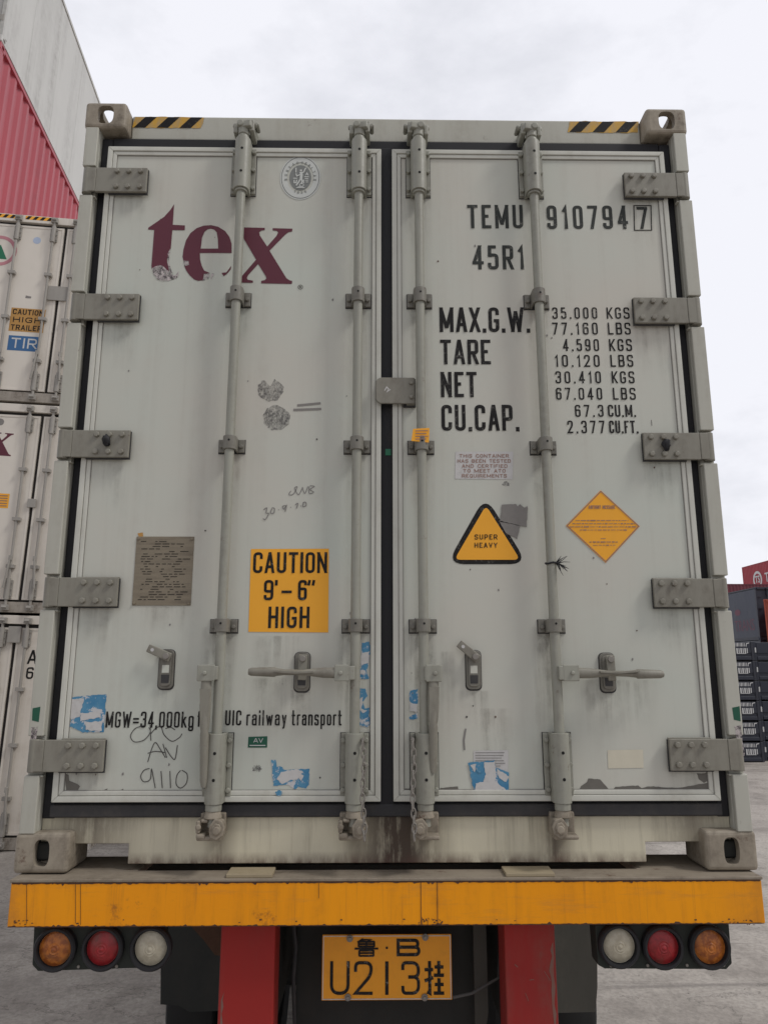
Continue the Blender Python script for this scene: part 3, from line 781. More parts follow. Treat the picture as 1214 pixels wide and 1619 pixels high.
for i, (pt, pb) in enumerate(RODS):
    x = (at(pt, 300, RY).x+at(pb, 1290, RY).x)/2
    dirn = (1, 1, -1, -1)[i]
    rod = MB().cyl((x, RY, zcamb), (x, RY, zcamt), RR, 22).build('lock_rod', M['steel'], C, smooth=True)
    rods.append((x, rod))
    for lo, hi in zk:
        mb = MB()
        arch(mb, x, RY, .0245, .0176, lo, hi, YP-.0005)
        mb.box(x-.047, x-.0246, .0135, YP-.0005, lo+.001, hi-.001).box(x+.0246, x+.047, .0135, YP-.0005, lo+.001, hi-.001)
        for sx in (-1, 1): mb.bolt(x+sx*.0355, (lo+hi)/2-.003, .0135, .0085, .011)
        mb.build('guide_bracket', M['bracket'], rod, bevel=.002)
        MB().box(x-.0495, x+.0495, .0225, YP-.0002, lo-.003, hi+.001).build('sealant_pad', M['rubber2'], rod)  # added dark outline, shade of the gap under the bracket
        MB().cyl((x+.001, RY-.0246, (lo+hi)/2+.006), (x+.001, RY-.0252, (lo+hi)/2+.006), .004, 10).build('grease_hole', M['hole'], rod)
    for nm, (pl, ph), (h0, h1) in (('t', ztop, (zht0, zht1)), ('b', zbot, (zhb0, zhb1))):
        mb = MB()
        mb.box(x-.0475, x-.0306, .0125, YP-.0005, pl, ph).box(x+.0306, x+.0475, .0125, YP-.0005, pl, ph)
        mb.box(x-.0475, x+.0475, .0205, YP-.0008, pl-.003, ph+.003)
        arch(mb, x, RY, .0305, .0178, h0, h1, .0204)
        for sx in (-1, 1):
            for q in (.10, .5, .90):
                if nm == 'b' and (i == 0 and sx < 0 and q > .3): continue
                mb.bolt(x+sx*.039, pl+(ph-pl)*q, .0125, .0092, .013)
        mb.build('bearing_plate', M['steel'], rod, bevel=.002)
        MB().box(x-.050, x+.050, .0218, YP-.0003, pl-.006, ph+.0045).build('sealant_pad', M['rubber2'], rod)  # same added dark pad for the shade round the bearing plate
        for q in (.30, .72) if nm == 'b' else (.28, .78):
            zz = pl+(ph-pl)*q
            MB().cyl((x+.002, RY-.0304, zz), (x+.002, RY-.0312, zz), .0052, 12).build('grease_hole', M['hole'], rod)
        # collar where the bar leaves the housing
        zc0 = h0 if nm == 'b' else h1
        MB().cyl((x, RY, zc0-(.022 if nm == 'b' else 0)), (x, RY, zc0+(.0 if nm == 'b' else .014)), .0265 if nm == 'b' else .023, 22).build('collar', M['steel'], rod, bevel=.002)
        if nm == 't':
            MB().cyl((x, RY, h0-.010), (x, RY, h0-.0005), .0245, 22).build('collar', M['steel'], rod, bevel=.002)
    # cams with their keepers: top on the header, bottom on the sill
    mb = MB()
    mb.box(x-dirn*.040, x-dirn*.021, -.030, .0695, zkeep_t[0], zkeep_t[1]-.012)
    mb.box(x+dirn*.022, x+dirn*.042, -.034, .0695, zkeep_t[0]+.006, zkeep_t[1])
    mb.box(x-.040, x+.042, .045, .0695, 2.782, zkeep_t[1]+.012)
    mb.cyl((x-dirn*.045, -.012, zkeep_t[1]-.016), (x+dirn*.052, -.012, zkeep_t[1]-.010), .0095, 10)
    mb.bolt(x+dirn*.050, zkeep_t[1]-.006, .03, .010, .05)
    mb.build('cam_keeper', M['steel'], rod, bevel=.005)
    mb = MB()
    mb.cyl((x, RY, zcamt-.03), (x, RY, zcamt+.012), .0215, 16)
    mb.prism([(x-dirn*.012, -.044), (x+dirn*.030, -.052), (x+dirn*.038, -.028), (x+dirn*.020, -.006), (x-dirn*.014, -.002)], zcamt-.006, zcamt+.022, 'z')
    mb.cyl((x-dirn*.010, -.050, zcamt+.010), (x-dirn*.010, .02, zcamt+.010), .014, 14)
    mb.build('cam', M['steel'], rod, bevel=.004)
    z0 = zcamb
    kx = x-.006*dirn
    mb = MB()
    mb.box(kx-.042, kx+.040, .012, .0495, z0-.034, z0+.036)
    mb.box(kx-.042, kx-.012, -.048, .012, z0-.034, z0-.018).box(kx-.042, kx+.038, -.044, .012, z0-.040, z0-.026)
    mb.box(kx-.044, kx-.030, -.046, .012, z0-.018, z0+.022)
    mb.box(kx-.030, kx-.006, -.042, .012, z0+.014, z0+.026)
    mb.cyl((kx-.036, -.05, z0+.002), (kx-.036, -.04, z0+.002), .010, 10)
    mb.build('cam_keeper', M['casting'], rod, bevel=.005)
    mb = MB()
    mb.cyl((x, RY, z0+.026), (x, RY, z0+.056), .030, 18, .0215)
    mb.cyl((x, RY, z0+.0565), (x, RY, zhb0-.022), .0215, 18)
    ang = [(.012, .030), (.036, .024), (.046, .004), (.040, -.022), (.020, -.036), (-.002, -.026), (-.006, .006)]
    mb.prism([(x+dirn*a, z0+b) for a, b in ang], -.058, -.020)
    mb.prism([(x+dirn*a*.62+dirn*.008, z0+b*.62) for a, b in ang], -.066, -.0585)
    mb.cyl((x+dirn*.022, -.074, z0-.004), (x+dirn*.022, -.060, z0-.004), .013, 10)
    mb.build('cam', M['casting'], rod, bevel=.004)

# handles: hub on the bar, lever, grip
def handle(i, hub_px, tip_px, kind):
    x, rod = rods[i]
    hx0, hx1 = at(hub_px[0], hub_px[2], -.05).x, at(hub_px[1], hub_px[2], -.05).x
    hz0, hz1 = at(hub_px[0], hub_px[3], -.05).z, at(hub_px[0], hub_px[2], -.05).z
    cx, cz = (hx0+hx1)/2, (hz0+hz1)/2
    mb = MB().box(hx0, hx1, -.057, -.051, hz0, hz1).box(hx0, hx1, -.026, -.020, hz0, hz1)
    side = 1 if cx > x else -1
    mb.box(x-side*.0*0, x+side*.022, -.056, -.010, hz0+.004, hz1-.004)
    mb.bolt(cx+side*.004, cz, -.057, .0085, .007)
    mb.build('handle_hub', M['steel'], rod, bevel=.004)
    T = at(tip_px[0], tip_px[1], -.045)
    mb = MB()
    if kind == 'h':
        y0 = -.045; sg = 1 if T.x > cx else -1
        L = abs(T.x-cx)
        def X(t): return cx+sg*L*t
        sec = [(0, .018, .011), (.20, .017, .010), (.34, .012, .012), (.42, .009, .020), (.62, .010, .018), (.70, .013, .013), (.72, .0165, .014), (.97, .0135, .0125), (1, .010, .010)]
        vs = []; n = 12
        for t, rz, ry in sec:
            zc3 = cz+(T.z-cz)*t
            for j in range(n):
                a = 2*math.pi*j/n; vs.append((X(t), y0-ry*math.cos(a), zc3+rz*math.sin(a)))
        fs = [(k*n+j, k*n+(j+1) % n, (k+1)*n+(j+1) % n, (k+1)*n+j) for k in range(len(sec)-1) for j in range(n)]
        fs += [tuple(range(n)), tuple((len(sec)-1)*n+j for j in range(n))]
        mb.add(vs, fs)
        xa, xb = X(.30), X(.72)
        mb.prism([(xa, cz+.001), (X(.5), cz-.002), (xb, cz+.003), (xb, cz+.008), (X(.5), cz+.004), (xa, cz+.006)], y0-.026, y0-.006)
    else:
        z1 = cz; L = abs(z1-T.z)
        sec = [(0, .017, .010), (.12, .018, .011), (.30, .019, .008), (.46, .016, .011), (.52, .013, .014), (.55, .015, .014), (.95, .0135, .0125), (1, .009, .010)]
        vs = []; n = 12
        for t, rx, ry in sec:
            xc = cx+(T.x-cx)*t; yc = -.040-.012*math.sin(math.pi*min(1, t*1.2))
            for j in range(n):
                a = 2*math.pi*j/n; vs.append((xc+rx*math.cos(a), yc+ry*math.sin(a), z1-L*t))
        fs = [(k*n+j, k*n+(j+1) % n, (k+1)*n+(j+1) % n, (k+1)*n+j) for k in range(len(sec)-1) for j in range(n)]
        fs += [tuple(range(n)), tuple((len(sec)-1)*n+j for j in range(n))]
        mb.add(vs, fs)
        mb.prism([(cx-.017, z1-L*.14), (cx+.017, z1-L*.14), (cx+.012+(T.x-cx)*.5, z1-L*.5), (cx-.012+(T.x-cx)*.5, z1-L*.5)], -.060, -.056)
    mb.build('handle', M['hinge'], rod, smooth=True)
handle(0, (313, 341, 1051, 1077), (322, 1245), 'v')
handle(1, (529, 552, 1051, 1077), (393, 1062), 'h')
handle(2, (673, 698, 1051, 1078), (684, 1222), 'v')
handle(3, (889, 914, 1051, 1077), (1048, 1066), 'h')

# handle keepers on the doors
def keeper(px, py, tilt, parent, flap):
    c = at(px, py, YP)
    w, hh = .026, .066
    def rr(w, h, r=.016):
        out = []
        for cx, cz, a0 in ((w-r, h-r, 0), (-w+r, h-r, 90), (-w+r, -h+r, 180), (w-r, -h+r, 270)):
            for k in range(5):
                t = R(a0+90*k/4); out.append((cx+r*math.cos(t), cz+r*math.sin(t)))
        return out
    k = MB().prism([(c.x+a, c.z+b) for a, b in rr(w, hh)], .0165, YP-.0005)
    k.prism([(c.x+a, c.z+b) for a, b in rr(w*.72, hh*.86, .012)], .010, .0164)
    o = k.build('handle_keeper', M['bracket'], parent, bevel=.0025)
    MB().prism([(c.x+a*1.10, c.z+b*1.05-.0015) for a, b in rr(w, hh)], .0225, YP-.0002).build('sealant_pad', M['rubber2'], parent)  # added dark pad gives the keeper its shaded edge
    k = MB()
    k.prism([(c.x-.012, c.z-.012), (c.x+.012, c.z-.012), (c.x+.012, c.z+.014), (c.x-.012, c.z+.014)], .0090, .0098)
    k.build('keeper_slot', M['door'], o) if flap else None
    k = MB()
    k.prism([(c.x-.013, c.z-.046), (c.x+.013, c.z-.046), (c.x+.014, c.z-.018), (c.x-.014, c.z-.018)], .0085, .0098)
    k.build('keeper_recess', M['rubber2'], o)
    # catch plate on a pivot
    pv = Vector((c.x+.004, c.z+.044)); L = .072
    d = Vector((math.cos(tilt), math.sin(tilt))); nrm = Vector((-d.y, d.x))
    pts = [pv-d*.014+nrm*.015, pv-d*.014-nrm*.015, pv+d*L-nrm*.014, pv+d*L+nrm*.014]
    k = MB().prism([(p.x, p.y) for p in pts], -.012 if not flap else -.004, -.004 if not flap else .004)
    o2 = k.build('catch_plate', M['hinge'], o, bevel=.003)
    k = MB().cyl((pv.x, .01, pv.y), (pv.x, -.014 if flap else -.02, pv.y), .011, 12).build('rivet', M['chain'], o, bevel=.002)
    if flap:
        e = pv+d*(L-.018)
        MB().cyl((e.x, -.0045, e.y), (e.x, -.0052, e.y), .006, 12).build('catch_hole', M['white'], o)
keeper(264, 1058, R(157), DL, True)
keeper(478, 1062, R(-92), DL, False)
keeper(748, 1059, R(140), DR, True)
keeper(959, 1063, R(-88), DR, False)

# latch plate over the middle seal
a, b = at(594, 638, -.004), at(655, 597, -.004)
r_ = .022; pts = [(b.x, a.z), (b.x, b.z)]
for cx, cz, a0 in ((a.x+r_, b.z-r_, 90), (a.x+r_, a.z+r_, 180)):
    for k in range(6):
        t = R(a0+90*k/5); pts.append((cx+r_*math.cos(t), cz+r_*math.sin(t)))
mb = MB().prism(pts, -.006, .003)
mb.box(b.x-.030, b.x+.002, .003, .024, a.z-.002, b.z+.002)
for q in (.24, .78): mb.bolt(b.x-.012, a.z+(b.z-a.z)*q, -.006, .009, .010)
lp = mb.build('latch_plate', M['hinge'], DR, bevel=.003)
MB().box(b.x-.040, b.x+.005, .012, .0243, a.z-.006, b.z+.001).build('sealant_pad', M['rubber2'], DR)  # gap shade under the latch, as an added dark pad
c = at(613, 616, -.006)
mb = MB(); ribbon(mb, [(c.x-.012, c.z-.004), (c.x-.004, c.z+.010), (c.x+.003, c.z+.002), (c.x-.003, c.z-.009), (c.x+.010, c.z+.001)], .004, -.0066)
mb.build('scratch', M['white'], lp, fix=False)

# chains
def chain(px, y0, y1, rod):
    a, b = at(px[0], y0, -.03), at(px[1], y1, -.055)
    L = (a-b).length; n = int(L/.0215); 
    mb = MB()
    for k in range(n):
        p = a.lerp(b, (k+.5)/n); p.y = -.060-.012*math.sin(math.pi*(k+.5)/n)-(.012*k/n)
        p.x += .003*math.sin(k*.7)
        ring = []
        for j in range(13):
            t = 2*math.pi*j/12; u, v = .0072*math.cos(t), .0165*math.sin(t)
            ring.append((p.x+(u if k % 2 else u*.35), p.y+(u*.35 if k % 2 else u), p.z+v))
        mb.tube(ring, .0025, 6)
    mb.cyl((a.x, -.06, a.z+.008), (a.x, .015, a.z+.008), .006, 8)
    return mb.build('chain', M['chain'], rod, smooth=True)
chain((574, 575), 1172, 1326, rods[1][1])
chain((652, 653), 1172, 1326, rods[2][1])

# yellow paper tag on the third bar
q = [at(a, b, -.047) for a, b in ((653, 678), (679, 676), (678, 699), (650, 697))]
mb = MB().add([(p.x, p.y+(.0 if i in (0, 3) else .004), p.z) for i, p in enumerate(q)]+[(p.x, p.y+.002+(.0 if i in (0, 3) else .004), p.z) for i, p in enumerate(q)],
              [(0, 1, 2, 3), (7, 6, 5, 4), (0, 4, 5, 1), (1, 5, 6, 2), (2, 6, 7, 3), (3, 7, 4, 0)])
tg = mb.build('paper_tag', M['yellow'], rods[2][1])
mb = MB()
for k in range(4):
    z = q[0].z-.008-k*.0105
    ribbon(mb, [(q[0].x+.008, z), (q[1].x-.006-.006*(k % 2), z+.001)], .0035, -.0482)
mb.build('tag_print', M['redink'], tg, fix=False)

# ------------------------------------------------------------------ lettering
def letters(parent, name, rows, mat=M['black'], Y=YD):
    mb = MB()
    for r in rows: word(mb, r[0], r[1], r[2], r[3], r[4], Y, *(r[5:]))
    return mb.build(name, mat, parent, fix=False)
for rw in [('TEMU', 739, 827, 361, 324, .128, .58), ('910794', 865, 993, 362, 325, .128, .75), ('7', 1008, 1025, 362, 327, .13)]: letters(DR, 'number_lettering', [rw], M['faded'])
mb = MB(); P4 = pxpoly([(1002.5, 364), (1029.5, 364), (1028.5, 325), (1001.5, 325)], YD); ribbon(mb, P4, .004, YD, True)
mb.build('check_digit_box', M['black'], DR, fix=False)
letters(DR, 'size_code_lettering', [('45R1', 747, 829, 426, 388, .13, .55)], M['faded'])
for rw in [('MAX.G.W.', 695, 838, 525, 486, .132, .34), ('TARE', 696, 776, 576, 537, .132, .34),
                                ('NET', 697, 754, 628, 588, .132, .40), ('CU.CAP.', 698, 821, 681, 640, .132, .40)]: letters(DR, 'weight_heading', [rw])
for rw in [
    ('35.000', 873, 944, 504, 486, .125, .85), ('KGS', 959, 995, 504, 486, .125, .6),
    ('77.160', 873, 945, 529, 510, .125, .85), ('LBS', 961, 997, 529, 510, .125, .6),
    ('4.590', 890, 947, 555, 536, .125, .85), ('KGS', 963, 999, 555, 536, .125, .6),
    ('10.120', 877, 948, 580, 561, .125, .85), ('LBS', 965, 1001, 580, 561, .125, .6),
    ('30.410', 878, 950, 606, 587, .125, .85), ('KGS', 967, 1003, 606, 587, .125, .6),
    ('67.040', 879, 952, 632, 613, .125, .85), ('LBS', 969, 1005, 632, 613, .125, .6),
    ('67.3', 909, 954, 659, 640, .125, .85), ('CU.M.', 961, 1005, 659, 640, .14, .42),
    ('2.377', 897, 956, 685, 665, .125, .85), ('CU.FT.', 963, 1009, 685, 665, .14, .42)]: letters(DR, 'weight_figure', [rw])
for rw in [('MGW=34,000kg', 167, 306, 1150.5, 1125, .11, .45), ('for', 312, 331, 1149, 1124, .11, .5),
                               ('UIC', 356, 381.5, 1147, 1123, .12, .5), ('railway', 389.5, 453, 1147, 1123, .108, .55), ('transport', 461, 540, 1147, 1123, .108, .55)]: letters(DL, 'rail_lettering', [rw])

# the maroon wordmark, traced letter by letter (zoom of the photograph: 4.581 px per px, origin 225, 310)
def Z(pts): return [(225+a/4.581, 310+b/4.581) for a, b in pts]
T_ = [(232, 58), (222, 208), (310, 212), (309, 247), (219, 246), (208, 380), (200, 400), (190, 430), (181, 460), (183, 485), (190, 512), (196, 545),
      (188, 548), (176, 532), (160, 525), (148, 505), (128, 500), (108, 515), (70, 525), (68, 505), (88, 245), (44, 242), (46, 228), (100, 192), (160, 150), (205, 100)]
E_ = [(648, 345), (648, 412), (418, 412), (420, 460), (432, 505), (450, 540), (490, 556), (470, 562), (448, 563), (440, 610), (408, 614), (378, 605), (345, 575), (320, 540), (306, 508),
      (338, 498), (336, 470), (300, 468), (293, 440), (300, 385), (318, 320), (350, 268), (395, 232), (445, 214), (500, 210), (550, 222), (600, 252), (632, 295)]
EH = [(551, 380), (424, 380), (434, 300), (452, 258), (475, 240), (498, 236), (522, 243), (540, 262), (548, 310)]
E2 = [(575, 556), (610, 552), (645, 505), (642, 530), (615, 562), (590, 580)]
X_ = [(723, 226), (888, 230), (888, 246), (862, 250), (848, 262), (852, 285), (905, 365), (975, 285), (985, 262), (975, 252), (945, 248), (945, 232), (1088, 236),
      (1086, 256), (1058, 262), (1035, 280), (922, 395), (1020, 555), (1045, 595), (1068, 610), (1086, 614), (1084, 636), (862, 632), (862, 614), (888, 608), (900, 596), (895, 580), (840, 492),
      (768, 572), (758, 592), (765, 606), (802, 612), (802, 628), (707, 626), (708, 600), (730, 570), (825, 460), (742, 318), (724, 285)]
mb = MB()
for lp in ([T_], [E_, EH], [E2], [X_]): fill(mb, [pxpoly(Z(q), YD) for q in lp], YD)
mb.build('wordmark_lettering', M['maroon'], DL, fix=False)
mb = MB()
for q in ([(75, 520), (128, 500), (150, 508), (182, 535), (196, 548), (215, 566), (240, 572), (268, 545), (258, 590), (200, 612), (150, 618), (110, 600), (80, 560)],
          [(452, 562), (492, 558), (478, 606), (440, 614)], [(500, 562), (522, 562), (510, 590), (498, 606)],
          [(300, 466), (338, 470), (340, 498), (306, 506)], [(186, 420), (204, 380), (199, 430), (196, 470), (204, 520), (222, 560), (206, 560), (190, 505)]):
    mb = MB(); fill(mb, [pxpoly(ragged(Z(q), .5, 2), YD-.0003)], YD-.0003)
    mb.build('worn_lettering', M['worn'], DL, fix=False)
c = at(475, 454, YD); mb = MB()
ribbon(mb, [(c.x+.0092*math.cos(t*math.pi/8), c.z+.0092*math.sin(t*math.pi/8)) for t in range(16)], .0018, YD, True)
text_into(mb, 'R', (c.x-.0042, c.z-.005), (c.x+.0045, c.z-.005), (c.x-.0042, c.z+.0055), YD, .18)
mb.build('registered_mark', M['pen'], DL, fix=False)

# oval survey emblem, built in the lettering's own plane
c = at(475, 281, YD); rx, rz = .079, (at(475, 247, YD).z-at(475, 316, YD).z)/2-.002
def ell(a, b, n=40): return [(c.x+a*math.cos(2*math.pi*i/n), c.z+b*math.sin(2*math.pi*i/n)) for i in range(n)]
mb = MB(); ribbon(mb, ell(rx, rz), .0045, YD, True); ribbon(mb, ell(rx-.0155, rz-.0165), .021, YD, True)
em = mb.build('survey_emblem', M['dullwhite'], DL, fix=False)
mb = MB()
fill(mb, [ell(.0435, .057)], YD-.0001); ribbon(mb, ell(rx-.0042, rz-.0042), .0022, YD-.0002, True)
def arc_text(mb, txt, a0, a1, rx, rz, hgt, out=True):
    n = len(txt)
    for i, ch in enumerate(txt):
        if ch == ' ': continue
        t = R(a0+(a1-a0)*(i/(n-1)))
        o = Vector((c.x+rx*math.cos(t), c.z+rz*math.sin(t)))
        u = Vector((math.cos(t), math.sin(t))); ex = Vector((u.y, -u.x))
        if not out: u, ex = -u, -ex
        w = hgt*.62
        b0 = o-ex*w/2-u*hgt/2
        text_into(mb, ch, b0, b0+ex*w, b0+u*hgt, YD-.0009, .17)
arc_text(mb, 'BUREAU', 188, 103, .0580, .0685, .0115); arc_text(mb, 'VERITAS', 84, -8, .0580, .0685, .0115)
arc_text(mb, '1828', 248, 292, .0560, .0675, .011, False)
mb.build('emblem_print', M['emblemgrey'], em, fix=False)
mb = MB(); y = YD-.0012
def E(*p): return [(c.x+a*.001, c.z+b*.001) for a, b in p]
ribbon(mb, E((2, 26), (4, 12), (3, -4)), .011, y); ribbon(mb, E((3, -2), (-6, -20), (-16, -36)), .006, y); ribbon(mb, E((3, -4), (8, -16), (5, -30)), .007, y)
ribbon(mb, E((4, 18), (14, 26), (18, 38), (22, 44)), .005, y); ribbon(mb, E((0, 14), (-14, 6), (-18, 18)), .0045, y); ribbon(mb, E((-18, 22), (-18, 44)), .005, y)
fill(mb, [E((-2, 28), (6, 28), (6, 36), (-2, 36))], y-.0006); ribbon(mb, E((-28, -4), (-12, -4)), .004, y); ribbon(mb, E((-24, -10), (-24, -24), (-16, -24), (-14, -10)), .0045, y)
ribbon(mb, E((16, 4), (34, 4)), .004, y); ribbon(mb, E((18, -4), (32, -4)), .004, y); ribbon(mb, E((20, -12), (32, -12)), .004, y); ribbon(mb, E((22, -20), (32, -20)), .004, y); ribbon(mb, E((22, 10), (26, 20), (32, 10)), .004, y)
ribbon(mb, E((14, -10), (14, -26)), .004, y)
ribbon(mb, E((-14, -46), (18, -46)), .004, y); ribbon(mb, E((-8, -41), (12, -41)), .003, y); ribbon(mb, [(c.x+.006+.008*math.cos(k*math.pi/5), c.z-.033+.007*math.sin(k*math.pi/5)) for k in range(10)], .003, y, True)
mb.build('emblem_figure', M['dullwhite'], em, fix=False)

# height sign
sg = decal('caution_sign', M['yellow'], DL, [(397, 868), (520, 867.5), (519, 1000), (393, 999)], YD)
letters(sg, 'sign_lettering', [('CAUTION', 400, 517, 906, 873, .132, .36), ('9', 417, 432, 949, 917, .135), ("'", 434, 441, 949, 917, .135), ('-', 445, 461, 949, 917, .13),
                               ('6', 471, 485, 949, 917, .135), ('"', 486, 497, 949, 917, .13, .5), ('HIGH', 424, 489, 993, 959, .132, .42)], Y=YD-.0008)
# super heavy triangle: rounded black triangle and yellow inset
def tri(pts, r, Y):
    P = pxpoly(pts, Y); return fillet([(a, b) for a, b in P], r, True)
mb = MB(); fill(mb, [tri([(767, 784), (834, 892), (706, 892)], .062, YD)], YD); tr = mb.build('weight_warning_sign', M['black'], DR, fix=False)
mb = MB(); fill(mb, [tri([(768, 799), (822, 885), (718, 885)], .022, YD-.0008)], YD-.0008); mb.build('sign_panel', M['yellow'], tr, fix=False)
letters(tr, 'sign_lettering', [('SUPER', 750, 786, 853, 845, .165, .5), ('HEAVY', 750, 786, 866, 858, .165, .5)], Y=YD-.0016)
decal('torn_tape', M['tape'], DR, [(793, 798), (815, 797), (818, 801), (822, 797), (828, 803), (834, 800), (832, 833), (790, 825)], YD-.0024, .5, 4)
decal('torn_tape', M['tape'], DR, [(788, 823), (822, 831), (817, 852), (800, 843)], YD-.0024, .5, 4)
# diamond
dm = decal('diamond_sign', M['yellow'], DR, [(949, 775), (1011, 832), (957, 890), (894, 831)], YD)
mb = MB(); ribbon(mb, pxpoly([(949.2, 777), (1009, 832), (957, 888), (896, 831)], YD), .0036, YD-.0006, True)
word(mb, 'AIRTIGHT MESSAGE', 930, 972, 804.5, 799, YD-.0008, .17, .3)
for yy, xa, xb in ((823, 909, 993), (828, 904, 1003), (833, 900, 1005), (838, 916, 992), (851.5, 949, 957), (857, 931, 976), (862, 937, 972)):
    x = xa
    while x < xb-1:
        w = min(random.uniform(2.5, 9), xb-x)
        ribbon(mb, [xz(at(x, yy, YD)), xz(at(x+w, yy, YD))], random.choice((.002, .0028, .004)), YD-.0008); x += w+1.3
mb.build('sign_print', M['redink'], dm, fix=False)
# tested-and-certified label
lb = decal('certificate_label', M['white'], DR, [(720, 714), (811, 714), (810, 758), (719, 757)], YD)
letters(lb, 'label_print', [('THIS CONTAINER', 726, 804, 723.5, 718, .17, .36), ('HAS BEEN TESTED', 723, 807, 731.5, 726, .17, .34), ('AND CERTIFIED', 730, 802, 739.5, 734, .17, .36),
                            ('TO MEET ATO', 732, 799, 747.2, 741.5, .17, .36), ('REQUIREMENTS', 730, 801, 755, 749.5, .17, .36)], M['redink'], YD-.0008)
# data plate
dp = MB(); q = [at(a, b, YP) for a, b in ((217, 849), (308, 848), (302, 958), (209, 957))]
x0, x1, z0, z1 = (q[0].x+q[3].x)/2, (q[1].x+q[2].x)/2, (q[2].z+q[3].z)/2, (q[0].z+q[1].z)/2
dp.box(x0, x1, .0225, YP-.0003, z0, z1)
for a in (x0+.008, x1-.008):
    for b in (z0+.008, z1-.008): dp.bolt(a, b, .0225, .0055, .004, 8)
dpo = dp.build('data_plate', M['plategrey'], DL, bevel=.0008, seg=1)
mb = MB()
random.seed(3)
for k in range(24):
    z = z1-.018-k*(z1-z0-.03)/24; x = x0+.012+random.uniform(0, .02)
    while x < x1-.03:
        w = random.uniform(.006, .03)
        if random.random() < .6: ribbon(mb, [(x, z), (min(x+w, x1-.01), z)], .0022, .0221)
        x += w+.006
mb.build('plate_print', M['hole'], dpo, fix=False)
mb = MB(); fill(mb, [ragged(pxpoly([(218, 843), (226, 842), (227, 848), (220, 849)], YD), .001, .005)], YD); mb.build('tape_remnant', M['orangesign'], DL, fix=False)
# smaller marks
av = decal('small_green_sticker', M['green'], DL, [(393, 1165), (423, 1164), (422.5, 1182), (392, 1182)], YD)
letters(av, 'sticker_print', [('A', 401, 408, 1174, 1167, .14), ('V', 409, 416, 1174, 1167, .14)], M['whitemark'], YD-.0006)
mb = MB(); ribbon(mb, [xz(at(395, 1178.5, YD)), xz(at(420, 1178.5, YD))], .003, YD-.0006); mb.build('sticker_rule', M['whitemark'], av, fix=False)
def disc(px, py, rx, ry, jit, notch=False):
    out = []
    for i in range(30):
        t = 2*math.pi*i/30; k = 1+random.uniform(-jit, jit)
        if notch and abs(t-math.pi*.5-.1) < .35: k *= .35
        out.append((px+rx*k*math.cos(t), py-ry*k*math.sin(t)))
    return out
decal('scuff_mark', M['scuff'], DL, disc(428, 616, 20, 18, .10, True), YD)
decal('scuff_mark', M['scuff'], DL, disc(437, 661, 21, 20, .08), YD)
decal('scuff_mark', M['scuff'], DL, disc(407, 1215, 7, 5, .3), YD)
decal('scuff_mark', M['scuff'], DR, disc(800, 765, 6, 4, .3), YD)
mb = MB()
ribbon(mb, [xz(at(470, 641, YD)), xz(at(507, 637.5, YD))], .009, YD); ribbon(mb, [xz(at(464, 648, YD)), xz(at(508, 646.5, YD))], .009, YD)
mb.build('tape_remnant', M['tape'], DL, fix=False)
decal('blank_label', M['cream'], DR, [(960, 1186), (1016, 1185), (1017, 1214), (961, 1215)], YD)
wl_ = decal('paper_label', M['white'], DR, [(748, 1187), (803, 1186), (803, 1250), (751, 1250)], YD, .4, 5)
mb = MB()
for k in range(6):
    ribbon(mb, [xz(at(751, 1190+k*4.2, YD)), xz(at(800-random.uniform(0, 10), 1190+k*4.2, YD))], .0022, YD-.0006)
mb.build('label_print', M['penfaint'], wl_, fix=False)
def torn(parent, px, whites=(), Y=YD, name='torn_blue_sticker'):
    o = decal(name, M['blue'], parent, px, Y, .8, 3)
    for i, w in enumerate(whites): decal('torn_paper', M['white'], o, w, Y-.0006-.0002*i, .9, 3)
    return o
torn(DL, [(103, 1112), (109, 1104), (122, 1102), (140, 1100), (169, 1098), (164, 1158), (132, 1158), (114, 1150), (101, 1148), (104, 1140), (113, 1141), (110, 1122)],
     ([(112, 1106), (134, 1104), (130, 1118), (126, 1132), (112, 1138), (108, 1120)], [(128, 1128), (158, 1124), (160, 1134), (128, 1140)], [(136, 1142), (162, 1140), (161, 1156), (136, 1154)]))
torn(DL, [(572, 1016), (583, 1015), (588, 1026), (592, 1026), (584, 1036), (583, 1050), (580, 1060), (584, 1074), (568, 1073), (569, 1056), (571, 1040)],
     ([(571, 1034), (584, 1030), (583, 1048), (570, 1052)], [(571, 1058), (578, 1060), (576, 1066), (570, 1065)]))
torn(DL, [(566, 1089), (577, 1088), (581, 1100), (574, 1110), (577, 1120), (584, 1118), (583, 1132), (587, 1142), (582, 1150), (567, 1147)], ([(568, 1106), (574, 1102), (572, 1120), (580, 1124), (575, 1128), (568, 1122)],))
torn(DL, [(429, 1201), (436, 1202), (438, 1212), (446, 1212), (450, 1218), (466, 1216), (480, 1216), (489, 1215), (489, 1240), (484, 1247), (472, 1244), (466, 1248), (455, 1241), (433, 1242), (431, 1225)],
     ([(445, 1220), (468, 1216), (480, 1220), (470, 1232), (458, 1234), (446, 1240), (438, 1232)], [(470, 1222), (480, 1226), (476, 1236)]))
decal('torn_blue_sticker', M['blue'], DL, disc(441, 1254, 5, 5, .25), .0138)
torn(DR, [(648, 1092), (660, 1090), (661, 1112), (652, 1116), (647, 1106)], ([(647, 1110), (660, 1114), (659, 1126), (648, 1124)],))
torn(DR, [(646, 1134), (660, 1126), (660, 1136), (648, 1138)])
